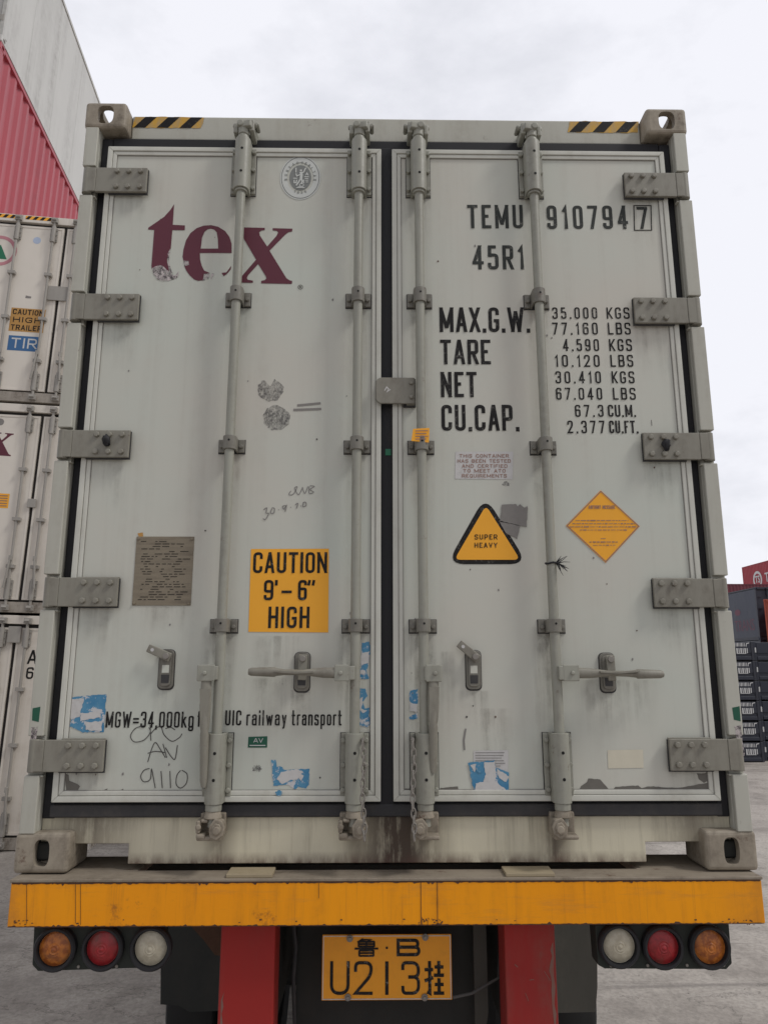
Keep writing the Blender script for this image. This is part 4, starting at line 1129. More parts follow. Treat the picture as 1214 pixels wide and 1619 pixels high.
torn(DR, Y=YD-.002, px=[(740, 1206), (781, 1202), (783, 1212), (804, 1222), (804, 1250), (784, 1247), (774, 1244), (760, 1241), (749, 1250), (745, 1232)],
     whites=([(764, 1206), (782, 1204), (784, 1224), (780, 1244), (762, 1240), (768, 1224)], [(744, 1210), (752, 1208), (750, 1222)], [(786, 1216), (804, 1228), (800, 1236), (788, 1230)], [(752, 1238), (780, 1234), (800, 1248), (750, 1252)]))
mb = MB(); fill(mb, [pxpoly(disc(758.5, 1216, 6, 6, .03), YD-.0038)], YD-.0038); mb.build('sticker_dot', M['blue'], DR, fix=False)
# bare patches where the skin of the panel has come off
for par, px in ((DR, [(915, 1250), (918, 1243), (928, 1236), (930, 1231), (948, 1232), (955, 1240), (966, 1252), (972, 1244), (1008, 1242), (1014, 1246), (1024, 1243), (1070, 1246), (1104, 1240), (1120, 1237), (1121, 1254), (1000, 1255), (940, 1254)]),
                (DL, [(104, 1223), (109, 1226), (110, 1234), (124, 1240), (127, 1243), (121, 1254), (105, 1254)]),
                (DL, [(163, 1250), (171, 1246), (168, 1252)]), (DL, [(184, 1252), (195, 1247), (196, 1253), (190, 1255)]),
                (DR, [(696, 1246), (724, 1243), (725, 1254), (694, 1254)]), (DR, [(636, 1247), (650, 1246), (649, 1252)]),
                (DR, [(1101, 1223), (1121, 1222), (1121, 1234), (1112, 1238), (1104, 1232)])):
    decal('bare_patch', M['greysticker'], par, px, YD, .5, 4)
for par, pts, w in ((DL, [(325, 840), (325, 838)], .006), (DR, [(738, 1132), (737, 1135)], .006), (DR, [(747, 1115), (748, 1117)], .004), (DR, [(650, 1064), (651, 1064)], .004),
                    (DR, [(1029, 664), (1030, 673)], .002), (DR, [(736, 1152), (733, 1170), (734, 1186)], .006), (DL, [(505, 1229), (507, 1230)], .005), (DL, [(500, 695), (502, 694)], .006)):
    mb = MB(); ribbon(mb, [xz(at(a, b, YD)) for a, b in pts], w, YD); mb.build('scratch', M['penfaint' if w > .0055 and len(pts) > 2 else 'pen'], par, fix=False)
# handwriting
def scrawl(parent, strokes, w, mat, Y=YD):
    mb = MB()
    for s in strokes:
        P = [Vector(p) for p in s]; out = []
        for i in range(len(P)-1):
            p0, p1, p2, p3 = P[max(i-1, 0)], P[i], P[i+1], P[min(i+2, len(P)-1)]
            for k in range(6):
                t = k/6
                out.append(tuple(.5*((2*p1)+(p2-p0)*t+(2*p0-5*p1+4*p2-p3)*t*t+(3*p1-p0-3*p2+p3)*t**3)))
        out.append(tuple(P[-1])); ribbon(mb, pxpoly(out, Y), w, Y)
    mb.build('handwriting', mat, parent, fix=False)
scrawl(DL, [[(228, 1147), (214, 1152), (207, 1164), (213, 1173), (228, 1170), (238, 1158), (236, 1150)], [(238, 1146), (239, 1171)], [(239, 1160), (247, 1151), (255, 1150), (260, 1162), (272, 1172), (284, 1166), (288, 1160)],
            [(262, 1152), (270, 1150), (277, 1154)],
            [(234, 1205), (240, 1185), (246, 1174), (254, 1185), (262, 1198)], [(234, 1191), (246, 1188), (262, 1190)], [(258, 1176), (264, 1198)], [(262, 1182), (270, 1195), (277, 1200), (281, 1178)],
            [(237, 1215), (228, 1218), (223, 1228), (228, 1236), (238, 1232), (240, 1216), (244, 1236), (246, 1246)], [(255, 1219), (257, 1246)], [(269, 1219), (270, 1246)],
            [(286, 1218), (280, 1226), (279, 1240), (286, 1246), (295, 1238), (296, 1224), (288, 1218)]], .0029, M['pen'])
scrawl(DL, [[(460, 776), (457, 782), (464, 781), (470, 770), (466, 772), (472, 782), (478, 772)], [(478, 770), (482, 780), (487, 769)], [(489, 769), (489, 780), (496, 778), (490, 774), (497, 769), (490, 768)]], .003, M['penfaint'])
scrawl(DL, [[(417, 806), (422, 803), (421, 811), (425, 812), (420, 821), (416, 820)], [(430, 804), (428, 811), (433, 811), (434, 804), (430, 803)], [(451, 799), (447, 801), (449, 805), (453, 799), (451, 809)], [(467, 798), (471, 796), (469, 804)], [(480, 795), (479, 801), (484, 799), (483, 794), (479, 795)]], .0034, M['penfaint'])
mb = MB(); 
for a in ((440, 806), (459, 802), (475, 800)): ribbon(mb, [xz(at(a[0], a[1], YD)), xz(at(a[0]+1.4, a[1], YD))], .003, YD)
mb.build('handwriting', M['penfaint'], DL, fix=False)

# run-off below hinges, brackets and bearing plates; handle shadows painted the same way
YS = .0246
def stain_shade(parent, x0, x1, z1, h, mat):
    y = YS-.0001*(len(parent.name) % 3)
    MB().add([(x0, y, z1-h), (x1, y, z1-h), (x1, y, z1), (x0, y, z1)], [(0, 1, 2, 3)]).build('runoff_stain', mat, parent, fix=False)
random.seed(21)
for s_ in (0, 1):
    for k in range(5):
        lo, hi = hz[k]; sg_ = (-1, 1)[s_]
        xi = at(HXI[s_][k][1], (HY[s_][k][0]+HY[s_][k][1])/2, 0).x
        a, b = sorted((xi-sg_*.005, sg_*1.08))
        stain_shade(doors[s_], a, b, lo, random.uniform(.10, .26), M['grime'])
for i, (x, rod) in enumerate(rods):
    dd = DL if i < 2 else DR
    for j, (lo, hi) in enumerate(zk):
        stain_shade(dd, x-.055, x+.055, lo, random.uniform(.18, .42), M['rustrun' if (i+j) % 2 else 'grime'])
    stain_shade(dd, x-.065, x+.065, ztop[0], random.uniform(.2, .35), M['grime'])
    stain_shade(dd, x-.08, x+.02, zbot[1]+.36, .62, M['grime'])  # painted shade beside the bars and hanging handles
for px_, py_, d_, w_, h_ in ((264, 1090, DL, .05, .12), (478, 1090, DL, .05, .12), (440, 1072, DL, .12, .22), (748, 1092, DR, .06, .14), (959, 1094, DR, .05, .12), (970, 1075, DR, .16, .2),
                             (262, 958, DL, .10, .1), (625, 640, DR, .04, .2), (780, 1120, DR, .07, .35), (700, 1030, DR, .05, .3), (440, 1005, DL, .1, .18)):  # those below the horizontal levers paint the lever shade
    c = at(px_, py_, YS); stain_shade(d_, c.x-w_, c.x+w_, c.z, h_, M['grime'])

# chips and specks on both doors
random.seed(77)
for dd, xa, xb in ((DL, -1.05, -.08), (DR, .07, 1.05)):
    for k in range(16):
        x = random.uniform(xa, xb); z = .3+2.2*random.random()**1.7; q = random.uniform(.0015, .0045)
        mb = MB(); fill(mb, [[(x+q*random.uniform(.5, 1.2)*math.cos(t*math.pi/4), z+q*random.uniform(.6, 1.6)*math.sin(t*math.pi/4)) for t in range(8)]], YD-.0001)
        mb.build('paint_chip', M['penfaint'] if k % 3 else M['rustedge'], dd, fix=False)

# black cable tie wound round the outer right bar
x = rods[3][0]; zt = at(880, 891, RY).z
ct = MB(); n = 18
ring = [(x+(RR+.003)*math.cos(2*math.pi*i/n), RY+(RR+.003)*math.sin(2*math.pi*i/n), zt+.002*math.sin(i)) for i in range(n+1)]
ct.tube(ring, .0035, 6)
random.seed(5)
for k in range(16):
    b = Vector((x+.016, RY-.012, zt+random.uniform(-.004, .004))); a = random.uniform(-1.2, 1.2); L = random.uniform(.02, .05)
    e = b+Vector((L*math.cos(a), random.uniform(-.02, .005), L*math.sin(a))); mmid = (b+e)/2+Vector((0, -.004, random.uniform(-.005, .005)))
    ct.tube([b, mmid, e], [.002, .0014, .0006], 5)
cto = ct.build('cable_tie', M['rubber'])
cto['label'] = 'black frayed cable tie knotted round the outer right lock bar'; cto['category'] = 'cable tie'

# ================================================================== the trailer
T = thing('semi_trailer', 'container trailer with yellow rear beam, red posts and round lamps', 'trailer', (0, 0, ZG))
def tp(mb, name, mat, parent=None, **k):
    if parent is None:
        mb.v = [(a, b, c-ZG) for a, b, c in mb.v]; return mb.build(name, mat, T, **k)
    mb.v = [(a, b, c-ZG) for a, b, c in mb.v]
    return mb.build(name, mat, parent, **k)
rb = tp(MB().box(-1.196, 1.197, -.05, .046, -.142, -.0125), 'rear_beam', M['beam'], bevel=.004)
dk = tp(MB().box(-1.199, 1.2, -.053, .05, -.012, -.003).box(-1.197, -.83, .0505, .24, -.03, -.0032).box(.83, 1.198, .0505, .24, -.03, -.0032), 'deck_plate', M['deck'], bevel=.002)
# rust creeping over the beam edges: ragged strips
random.seed(11)
mb = MB()
for (z0, z1, sgn) in ((-.0125, -.0168, 1), (-.142, -.1395, -1)):
    up_, lo_ = [], []
    x = -1.19
    while x < 1.19:
        lo_.append((x, z1+random.uniform(-.0016, .0016)-(random.uniform(.002, .006)*sgn if random.random() < .07 else 0))); x += random.uniform(.003, .012)
    fill(mb, [[(-1.194, z0), (1.195, z0)]+lo_[::-1]], -.0508)
tp(mb, 'rust_edge', M['rustedge'], rb, fix=False)
mb = MB()
for px_ in (665, 691):
    a, b = at(px_, 1391, -.0505), at(px_, 1462, -.0505)
    ribbon(mb, [(a.x, a.z), (b.x+.001, b.z)], .0022, -.0512)
for px_, l0, l1 in ((504, 1396, 1420), (120, 1392, 1460), (128, 1392, 1462), (43, 1395, 1460), (667, 1450, 1462), (676, 1455, 1462)):
    a, b = at(px_, l0, -.0505), at(px_, l1, -.0505)
    ribbon(mb, [(a.x, a.z), (b.x, b.z)], .0016, -.0512)
for k in range(60):
    px_ = random.choice((random.uniform(660, 700), random.uniform(20, 60), random.uniform(1140, 1190), random.uniform(100, 1150)))
    a = at(px_, random.uniform(1452, 1462), -.0505); ribbon(mb, [(a.x, a.z), (a.x+random.uniform(.002, .008), a.z+random.uniform(-.001, .001))], random.uniform(.0015, .004), -.0512)
tp(mb, 'paint_crack', M['rustedge'], rb, fix=False)
for a_, b_ in ((358, 431), (799, 876)):
    l, r = at(a_, 1384, -.04), at(b_, 1384, -.04)
    tp(MB().box(l.x, r.x, -.046, .04, -.0028, .009), 'rest_pad', M['wood'], bevel=.002)
# chassis beams and red rear posts
for s in (0, 1):
    xa, xb = ((350, 436), (796, 876))[s]
    l, r = at(xa, 1530, .06).x, at(xb, 1530, .06).x
    po = tp(MB().box(l, r, .03, .16, -.86, -.1425), 'rear_post', M['chred'], bevel=.006)
    tp(MB().box(l-.012, r+.012, .022, .17, -.150, -.1426), 'post_flange', M['chred'], po)
    mb = MB()
    if s: fill(mb, [ragged([(r-.022, -.30), (r-.012, -.22), (r-.008, -.22), (r-.008, -.86), (r-.018, -.86), (r-.014, -.5)], .004, .02)], .0293)
    else: fill(mb, [ragged([(l+.008, -.40), (l+.016, -.36), (l+.014, -.7), (l+.008, -.7)], .003, .02)], .0293)
    tp(mb, 'worn_strip', M['postwear'], po, fix=False)
    mb = MB(); 
    for k in range(7*s):
        xx = random.uniform(l+.02, r-.03); zz = random.uniform(-.5, -.18); ribbon(mb, [(xx, zz), (xx+random.uniform(.005, .03), zz+random.uniform(-.03, .01))], random.uniform(.0012, .0035), .0292)
    if s: tp(mb, 'scratch', M['postwear'], po, fix=False)
    mb = MB().box(l+.02, r-.02, .1605, 10.5, -.55, -.18).box(l-.03, r+.03, .1605, 10.5, -.18, -.143)
    tp(mb, 'chassis_beam', M['dark'])
mb = MB().box(-1.15, 1.15, .03, .10, -1.02, -.8605)
tp(mb, 'underrun_bar', M['chred'], bevel=.006)
# cross members
mb = MB()
for y in (.45, 1.2, 2.9, 4.4, 6.0, 8.0): tp(MB().box(-.34, .34, y, y+.1, -.46, -.2), 'cross_member', M['dark'])
for y in (.245, 5.0, 9.5): tp(MB().box(-1.17, 1.17, y, y+.12, -.15, -.035), 'cross_member', M['dark'])
tp(MB().box(-.32, .34, .30, .32, -.62, -.16), 'back_plate', M['dark'])
mb = MB().prism([(.30, -.15), (.345, -.15), (.345, -.5), (.325, -.62), (.30, -.62)], .22, .24); tp(mb, 'hanger_strap', M['flap'])
mb = MB(); a, b = at(716, 1577, .15), at(788, 1546, .2)
mb.tube([a, a.lerp(b, .4)+Vector((0, 0, -.012)), a.lerp(b, .8)+Vector((0, 0, -.004)), b, b+Vector((.02, .1, .05))], .005, 8)
tp(mb, 'cable', M['cable'], smooth=True)
mb = MB().prism(pxpoly([(300, 1462), (352, 1462), (352, 1512), (340, 1510), (322, 1486)], 1.0), 1.0, 1.12); tp(mb, 'spring_hanger', M['rustedge'])
mb = MB(); mb.tube([(-.33, .24, -.16), (-.325, .23, -.24), (-.318, .24, -.30), (-.325, .25, -.40), (-.32, .3, -.6)], .007, 8); tp(mb, 'air_hose', M['rubber2'], smooth=True)
mb = MB().cyl((-.30, .75, -.62), (.33, .75, -.62), .13, 20); tp(mb, 'air_tank', M['dark'], smooth=True)
# lamp clusters
def lamp_cluster(px, circles, cols):
    P = pxpoly(px, .0)
    o = tp(MB().prism(P, .0, .07), 'lamp_cluster', M['lampbox'], bevel=.004)
    for (cx, cy), mat in zip(circles, cols):
        c = at(cx, cy, -.012); cc = (c.x, c.z)
        r = .050
        mb = MB().lathe([(r+.016, -.0005), (r+.016, -.020), (r+.011, -.027), (r+.004, -.026), (r+.002, -.008), (r+.001, -.0006)], cc, 32)
        tp(mb, 'lamp_rim', M['rubber'], o, smooth=True)
        prof = [(r, -.001), (r, -.012)]
        for k in range(6):
            t = k/6; rr_ = r*(1-t)*.97
            prof += [(rr_, -.012-.014*math.sin(t*math.pi/2)), (rr_-.0035, -.0145-.014*math.sin(t*math.pi/2))]
        prof += [(.0005, -.029)]
        tp(MB().lathe(prof, cc, 32), 'lamp_lens', mat, o, smooth=True)
    mb = MB()
    xs = [p[0] for p in P]; zb_ = min(p[1] for p in P)
    for q in (.10, .37, .66, .93): mb.bolt(min(xs)+(max(xs)-min(xs))*q, zb_+.014, .0, .005, .004, 8)
    tp(mb, 'screw', M['chain'], o)
lamp_cluster([(54, 1464), (259, 1464), (254, 1530), (60, 1536), (51, 1526)], [(88, 1500), (163, 1499), (239, 1499)], (M['amber'], M['redlens'], M['clear']))
lamp_cluster([(940, 1462), (1152, 1460), (1157, 1524), (1148, 1533), (956, 1532), (945, 1526)], [(978, 1495), (1047, 1497), (1121, 1497)], (M['clear'], M['redlens'], M['amber']))
# licence plate
YL = .165
q = [at(a, b, YL) for a, b in ((509, 1478), (714, 1477), (714, 1581), (509, 1582))]
x0, x1, z0, z1 = (q[0].x+q[3].x)/2, (q[1].x+q[2].x)/2, (q[2].z+q[3].z)/2, (q[0].z+q[1].z)/2
lp = tp(MB().box(x0, x1, YL, YL+.006, z0, z1), 'licence_plate', M['platey'], bevel=.002)
mb = MB(); frame_strip(mb, x0+.003, x1-.003, z0+.003, z1-.003, .0025, YL-.0016, YL)
tp(mb, 'plate_rim', M['white'], lp)
mb = MB(); YL2 = YL-.0012
def hz_strokes(strokes, px0, px1, pyb, pyt, w):
    a = at(px0, pyb, YL2); b = at(px1, pyb, YL2); c_ = at(px0, pyt, YL2)
    for s in strokes: ribbon(mb, [(a.x+(b.x-a.x)*u, a.z+(c_.z-a.z)*v) for u, v in s], w, YL2)
LU = [[(.36, 1), (.12, .80)], [(.30, .95), (.68, .95), (.52, .84)], [(.17, .84), (.83, .84)], [(.17, .86), (.17, .54)], [(.83, .86), (.83, .54)], [(.17, .70), (.83, .70)], [(.17, .56), (.83, .56)], [(.5, .84), (.5, .56)],
      [(0, .44), (1, .44)], [(.2, .33), (.8, .33)], [(.2, .35), (.2, 0)], [(.8, .35), (.8, 0)], [(.2, .18), (.8, .18)], [(.2, .02), (.8, .02)]]
GUA = [[(.26, 1), (.26, .03), (.12, .07)], [(.0, .74), (.44, .74)], [(.0, .40), (.44, .50)], [(.74, 1), (.74, .57)], [(.52, .82), (.98, .82)], [(.48, .57), (1, .57)], [(.74, .48), (.74, .03)], [(.52, .29), (.98, .29)], [(.46, .03), (1, .03)]]
hz_strokes(LU, 560.5, 598, 1512, 1484.5, .0062)
word(mb, 'B', 627, 664.5, 1512, 1484, YL2, .19)
a = at(611.5, 1498.5, YL2); ribbon(mb, [(a.x-.0035, a.z), (a.x+.0035, a.z)], .007, YL2)
for ch, xa, xb in (('U', 521.5, 552.5), ('2', 559.5, 589), ('3', 634.5, 664)): word(mb, ch, xa, xb, 1573, 1519.5, YL2, .098)
a, b = at(611.5, 1573, YL2), at(611.5, 1520, YL2); ribbon(mb, [(a.x, a.z), (b.x, b.z)], .0112, YL2)
hz_strokes(GUA, 671.5, 702, 1572, 1519.5, .0105)
tp(mb, 'plate_lettering', M['black'], lp, fix=False)
mb = MB()
for a_, b_ in ((553, 1483), (672, 1481), (550, 1576), (671, 1576)):
    a = at(a_, b_, YL); mb.cyl((a.x, YL, a.z), (a.x, YL-.008, a.z), .011, 12); mb.bolt(a.x, a.z, YL-.008, .007, .006)
tp(mb, 'bolt', M['chain'], lp, bevel=.001)
for s in (-1, 1):
    tp(MB().box(s*1.175, s*1.085, .035, .14, .031, .088), 'twist_lock', M['dark'], bevel=.01)
# mud flaps, axles and wheels
for s in (0, 1):
    if s == 0: px = [(255, 1440), (352, 1440), (352, 1598), (300, 1600), (283, 1590), (254, 1588)]
    else: px = [(858, 1440), (943, 1440), (944, 1560), (941, 1600), (858, 1602)]
    fl = tp(MB().prism(pxpoly(px, 1.45), 1.45, 1.462), 'mud_flap', (M['dark'], M['flap'])[s])
    mb = MB(); l, r = at(px[0][0], 1470, 1.46).x, at(px[1][0], 1470, 1.46).x
    tp(MB().box(min(l, r)-.02, max(l, r)+.02, 1.47, 1.52, -.35, -.28), 'flap_bracket', M['dark'], fl)
    for y in (2.15, 3.45):
        sg = (-1, 1)[s]
        for k, xx in enumerate((.99, .70)):
            c = (y, ZG+.51)
            mb = MB(); n = 40; prof = [(.30, -.12), (.44, -.135), (.495, -.115), (.51, -.09), (.51, .09), (.495, .115), (.44, .135), (.30, .12)]
            vs = []
            for i in range(n):
                t = 2*math.pi*i/n
                for r__, u in prof: vs.append((sg*xx+u, c[0]+r__*math.cos(t), c[1]+r__*math.sin(t)))
            kk = len(prof); mb.add(vs, [(i*kk+j, ((i+1) % n)*kk+j, ((i+1) % n)*kk+(j+1) % kk, i*kk+(j+1) % kk) for i in range(n) for j in range(kk)])
            wv = tp(mb, 'wheel', M['tyre'], smooth=True)
            tp(MB().cyl((sg*xx-.09, c[0], c[1]), (sg*xx+.09, c[0], c[1]), .305, 28), 'rim', M['dark'], wv)
mb = MB()
for y in (2.15, 3.45): mb.cyl((-.9, y, ZG+.51), (.9, y, ZG+.51), .075, 16)
for s in (-1, 1): mb.box(s*.47, s*.55, 1.6, 4.2, -.78, -.70)
tp(mb, 'axle', M['dark'])
mb = MB().box(-1.02, -.93, 3.0, 3.2, -.12, -.01); tp(mb, 'twist_lock', M['casting'], bevel=.01)
for s in (-1, 1):
    tp(MB().box(s*.45, s*.55, 9.3, 9.45, ZG, -.5), 'landing_leg', M['dark'])

# ================================================================== stacked containers
BX, BY, BPH, BZ, BT, BH = -4.78566865, 7.18834855, 0.09525979, -1.57165564, 0.02328741, 2.91
Bmat = Matrix.Translation((BX, BY, BZ)) @ Matrix.Rotation(BPH, 4, 'Z') @ Matrix.Rotation(BT, 4, 'Y')

CAST_ME = {}
def cast_mesh(mat):
    """one hollow casting 0.165 x 0.178 x 0.118 shared by all stacked containers of a colour"""
    if mat.name not in CAST_ME:
        o = casting(0, .165, 0, .178, 0, .118, None, 'flrtb', mat)
        CAST_ME[mat.name] = o.data; bpy.data.objects.remove(o)
    return CAST_ME[mat.name]
def add_castings(root, H, L, mat):
    for x in (-1.219, 1.219-.165):
        for y in (0, L-.178):
            for z in (0, H-.118):
                o = bpy.data.objects.new('corner_casting', cast_mesh(mat)); COL.objects.link(o); o.location = (x, y, z); o.parent = root
def side_walls(root, H, L, mat, corr):
    for s in (-1, 1):
        mb = MB()
        if corr:
            y = .1; prof = []
            pitch = .278
            while y < L-.1-pitch:
                prof += [(y, 0), (y+.072, 0), (y+.140, .036), (y+.210, .036)]; y += pitch
            prof += [(y, 0), (L-.1, 0)]
            vs = []
            for a, d in prof: vs += [(s*(1.200-d), a, .15), (s*(1.200-d), a, H-.06)]
            mb.add(vs, [(2*i, 2*i+2, 2*i+3, 2*i+1) for i in range(len(prof)-1)])
            mb.box(s*1.12, s*1.16, .1, L-.1, .15, H-.07)
        else:
            mb.box(s*1.10, s*1.203, .1, L-.1, .16, H-.09)
            k = 1.0
            while k < L-.3: mb.box(s*1.2032, s*1.2045, k, k+.012, .165, H-.095); k += 1.19
        mb.build('side_wall', mat, root)
def rails(root, H, L, mat, kind):
    mb = MB()
    for s in (-1, 1):
        mb.box(s*1.13, s*1.216, .179, L-.179, H-.068, H-.006)
        mb.box(s*1.14, s*1.214, .179, L-.179, .018, .1).box(s*1.13, s*1.207, .179, L-.179, .104, .165)
    mb.box(-1.15, 1.15, .1, L-.1, H-.05, H-.02).box(-1.15, 1.15, .2, L-.2, .10, .14)
    mb.build('rail', mat, root)
    for s in (-1, 1):
        for y0, y1 in ((0.004, .12), (L-.12, L-.004)):
            MB().box(s*1.157, s*1.215, y0, y1, .1185, H-.1185).build('corner_post', mat, root)
def door_end(root, H, mat, rodmat, full=True):
    """rear end at y = 0 with header, sill, two doors, four lock rods and hinges"""
    mb = MB().box(-1.053, 1.053, .02, .12, H-.118, H-.006)
    hd = mb.build('header_beam', mat, root, bevel=.005)
    MB().box(-1.053, 1.053, .02, .12, .016, .155).build('sill_beam', M['silldirty'] if full else mat, root, bevel=.005)
    MB().box(-1.156, 1.156, .075, .12, .13, H-.12).build('door_gasket', M['gap'], root)
    ds = []
    for s in (-1, 1):
        a, b = (s*.022, s*1.135)
        d = MB().box(a, b, .045, .11, .185, H-.165).build('door', mat, root)
        mb = MB(); frame_strip(mb, min(a, b), max(a, b), .185, H-.165, .03, .039, .046); mb.build('door_trim', mat, d)
        for k in range(4):
            z = .42+k*(H-.85)/3
            mb = MB().box(s*.95, s*1.19, -.0, .036, z-.05, z+.05)
            mb.cyl((s*1.19, .02, z-.06), (s*1.19, .02, z+.06), .022, 10).build('hinge', rodmat, d)
        ds.append(d)
        for xo in (.155, .66):
            x = s*xo
            rd = MB().cyl((x, .0, .07), (x, .0, H-.05), .018, 10).build('lock_rod', rodmat, root, smooth=True)
            for z in (.62, 1.26, 1.95): MB().box(x-.05, x+.05, -.024, .040, z-.022, z+.022).build('guide_bracket', rodmat, rd)
            for z0, z1 in ((.20, .44), (H-.40, H-.19)):
                mb = MB().box(x-.05, x+.05, .02, .040, z0, z1).cyl((x, 0, z0-.02), (x, 0, z1+.02), .031, 10)
                for sx in (-1, 1):
                    for q in (.15, .5, .85): mb.bolt(x+sx*.04, z0+(z1-z0)*q, .02, .01, .012)
                mb.build('bearing_plate', rodmat, rd)
            for z in (.08, H-.075):
                mb = MB().box(x-.045, x+.045, -.03, .02, z-.035, z+.035).cyl((x-.03, -.045, z), (x+.03, -.045, z), .016, 8)
                mb.build('cam_keeper', rodmat, rd)
            mb = MB().box(x-.02, x+.02, -.05, -.02, .70, .76)
            mb.cyl((x, -.045, .73), (x-s*.0 + (.04 if s > 0 else -.04), -.05, .33), .014, 8)
            mb.build('handle', rodmat, rd)
    return hd, ds
def far_end(root, H, L, mat):
    MB().box(-1.15, 1.15, L-.12, L-.04, .1, H-.06).build('end_wall', mat, root)
def place(root, k, dx=0., dy=0.):
    root.matrix_world = Bmat @ Matrix.Translation((dx, dy, k*BH))

# white refrigerated stack, doors this way
lab = ['white refrigerated container at the bottom of the left stack, seen beside the grey post',
       'white refrigerated container in the middle of the left stack, with part of a maroon wordmark',
       'white refrigerated container with yellow trailer warning sign, third up in the left stack']
proto = thing('stacked_reefer', lab[0], 'container', group='white containers in the left stack')
add_castings(proto, Hc, Lc, M['whitebox']); side_walls(proto, Hc, Lc, M['whitebox'], False); rails(proto, Hc, Lc, M['whitebox'], 0); far_end(proto, Hc, Lc, M['whitebox'])
door_end(proto, Hc, M['whitebox'], M['rodgrey'])
stackB = [proto]
for k in (1, 2):
    c = copy_tree(proto); c['label'] = lab[k]; stackB.append(c)
def child(o, nm, n=0): return [c for c in kids(o) if c.name.split('.')[0] == nm][n]
for k, o in enumerate(stackB): place(o, k)

# markings on their doors, in container coordinates (x across, z up)
YM = .0435
def rect(x0, x1, z0, z1): return [(x0, z0), (x1, z0), (x1, z1), (x0, z1)]
def mark(parent, name, mat, loops, y=YM):
    mb = MB(); fill(mb, loops, y); return mb.build(name, mat, parent, fix=False)
def circ(x, z, r, n=28): return [(x+r*math.cos(2*math.pi*i/n), z+r*math.sin(2*math.pi*i/n)) for i in range(n)]
def label_on(parent, txts, x0, x1, z0, z1, mat, ink, stroke=.17, y=YM, name='sign_print'):
    o = mark(parent, 'sign_panel', mat, [rect(x0, x1, z0, z1)], y)
    mb = MB(); n = len(txts); hgt = (z1-z0)/n
    for i, t in enumerate(txts):
        zz = z1-(i+1)*hgt+hgt*.17; pad = (x1-x0)*(.04+.012*max(0, 8-len(t)))
        text_into(mb, t, (x0+pad, zz), (x1-pad, zz), (x0+pad, zz+hgt*.68), y-.001, stroke, .35)
    mb.build(name, ink, o, fix=False)
d3 = child(stackB[2], 'door', 0)
label_on(d3, ['CAUTION', 'HIGH', 'TRAILER'], -.61, -.14, 1.065, 1.425, M['orangesign'], M['black'])
label_on(d3, ['TIR'], -.595, -.16, .775, 1.0, M['bluesign'], M['whitemark'], .14)
mb = MB(); ribbon(mb, circ(-.885, 2.30, .215), .05, YM, True); mb.build('ring_logo', M['pinkfaded'], d3, fix=False)
mark(d3, 'triangle_logo', M['greenlogo'], [[(-.99, 2.17), (-.77, 2.17), (-.88, 2.40)]])
mark(d3, 'round_mark', M['paleblue'], [circ(-.388, 2.508, .055)])
mark(d3, 'scuff_mark', M['tape'], [ragged(rect(-.45, -.36, 1.58, 1.62), .01, .03)])
# mid-door latch plate of the third one and the middle one
for o, z in ((stackB[2], 1.68), (stackB[1], 1.49)):
    MB().box(-.14, .135, .012, .03, z-.11, z+.11).build('latch_plate', M['rodgrey'], o, bevel=.004) if z > 1.5 else MB().box(-.05, .06, .012, .03, z-.06, z+.06).build('latch_plate', M['rodgrey'], o, bevel=.004)
MB().box(-.08, .08, .0, .018, Hc-.36, Hc-.15).build('latch_plate', M['rodgrey'], stackB[0], bevel=.004)
h3 = child(stackB[2], 'header_beam', 0)
for a, b in ((-1.0, -.62), (-.58, -.20)):
    mark(h3, 'hazard_tape', M['yellow'], [rect(a, b, Hc-.075, Hc-.018)], .0190)
    mb = MB()
    for i in range(4):
        q = a+i*.1; fill(mb, [[(q, Hc-.073), (q+.05, Hc-.073), (q+.09, Hc-.02), (q+.04, Hc-.02)]], .0178)
    mb.build('hazard_stripes', M['black'], h3, fix=False)
# middle one: the end of the wordmark, yellow label
d2 = child(stackB[1], 'door', 0)
S_ = .0040
def wm(pts, x, z, s): return [(x+(a-707)*s, z-(b-226)*s) for a, b in pts]
sx = .00078*1.15
mark(d2, 'wordmark_lettering', M['maroon'], [wm(X_, -.66, 2.47, .00081)])
mark(d2, 'yellow_label', M['yellow'], [rect(-.48, -.30, 1.41, 1.61)])
mb = MB()
for k in range(5): ribbon(mb, [(-.46, 1.58-k*.035), (-.32, 1.58-k*.035)], .014, YM-.001)
mb.build('label_print', M['redink'], d2, fix=False)
mark(d2, 'faded_mark', M['tape'], [circ(-.55, 2.62, .05)])
# bottom one: two letters at the frame of the near container
d1 = child(stackB[0], 'door', 1)
mb = MB(); text_into(mb, 'A', (.19, 2.27), (.31, 2.27), (.19, 2.45), YM, .15, .4); text_into(mb, '6', (.195, 2.08), (.285, 2.08), (.195, 2.23), YM, .15, .5)
mb.build('number_lettering', M['black'], d1, fix=False)

# tall column beside it: red dry box fourth up, pale reefer on top
redc = thing('corrugated_container', 'faded red corrugated container above the white ones in the left stack', 'container')
add_castings(redc, Hc, Lc, M['redbox']); side_walls(redc, Hc, Lc, M['redbox'], True); rails(redc, Hc, Lc, M['redbox'], 1); far_end(redc, Hc, Lc, M['redbox'])
door_end(redc, Hc, M['redbox'], M['redbox'], False)
place(redc, 3, -2.50, 0)
pale = thing('stacked_reefer', 'pale grey refrigerated container on top of the red corrugated one', 'container')
add_castings(pale, Hc, Lc, M['greybox']); side_walls(pale, Hc, Lc, M['greybox'], False); rails(pale, Hc, Lc, M['greybox'], 0); far_end(pale, Hc, Lc, M['greybox'])
door_end(pale, Hc, M['greybox'], M['rodgrey'])
place(pale, 4, -2.50, 0)
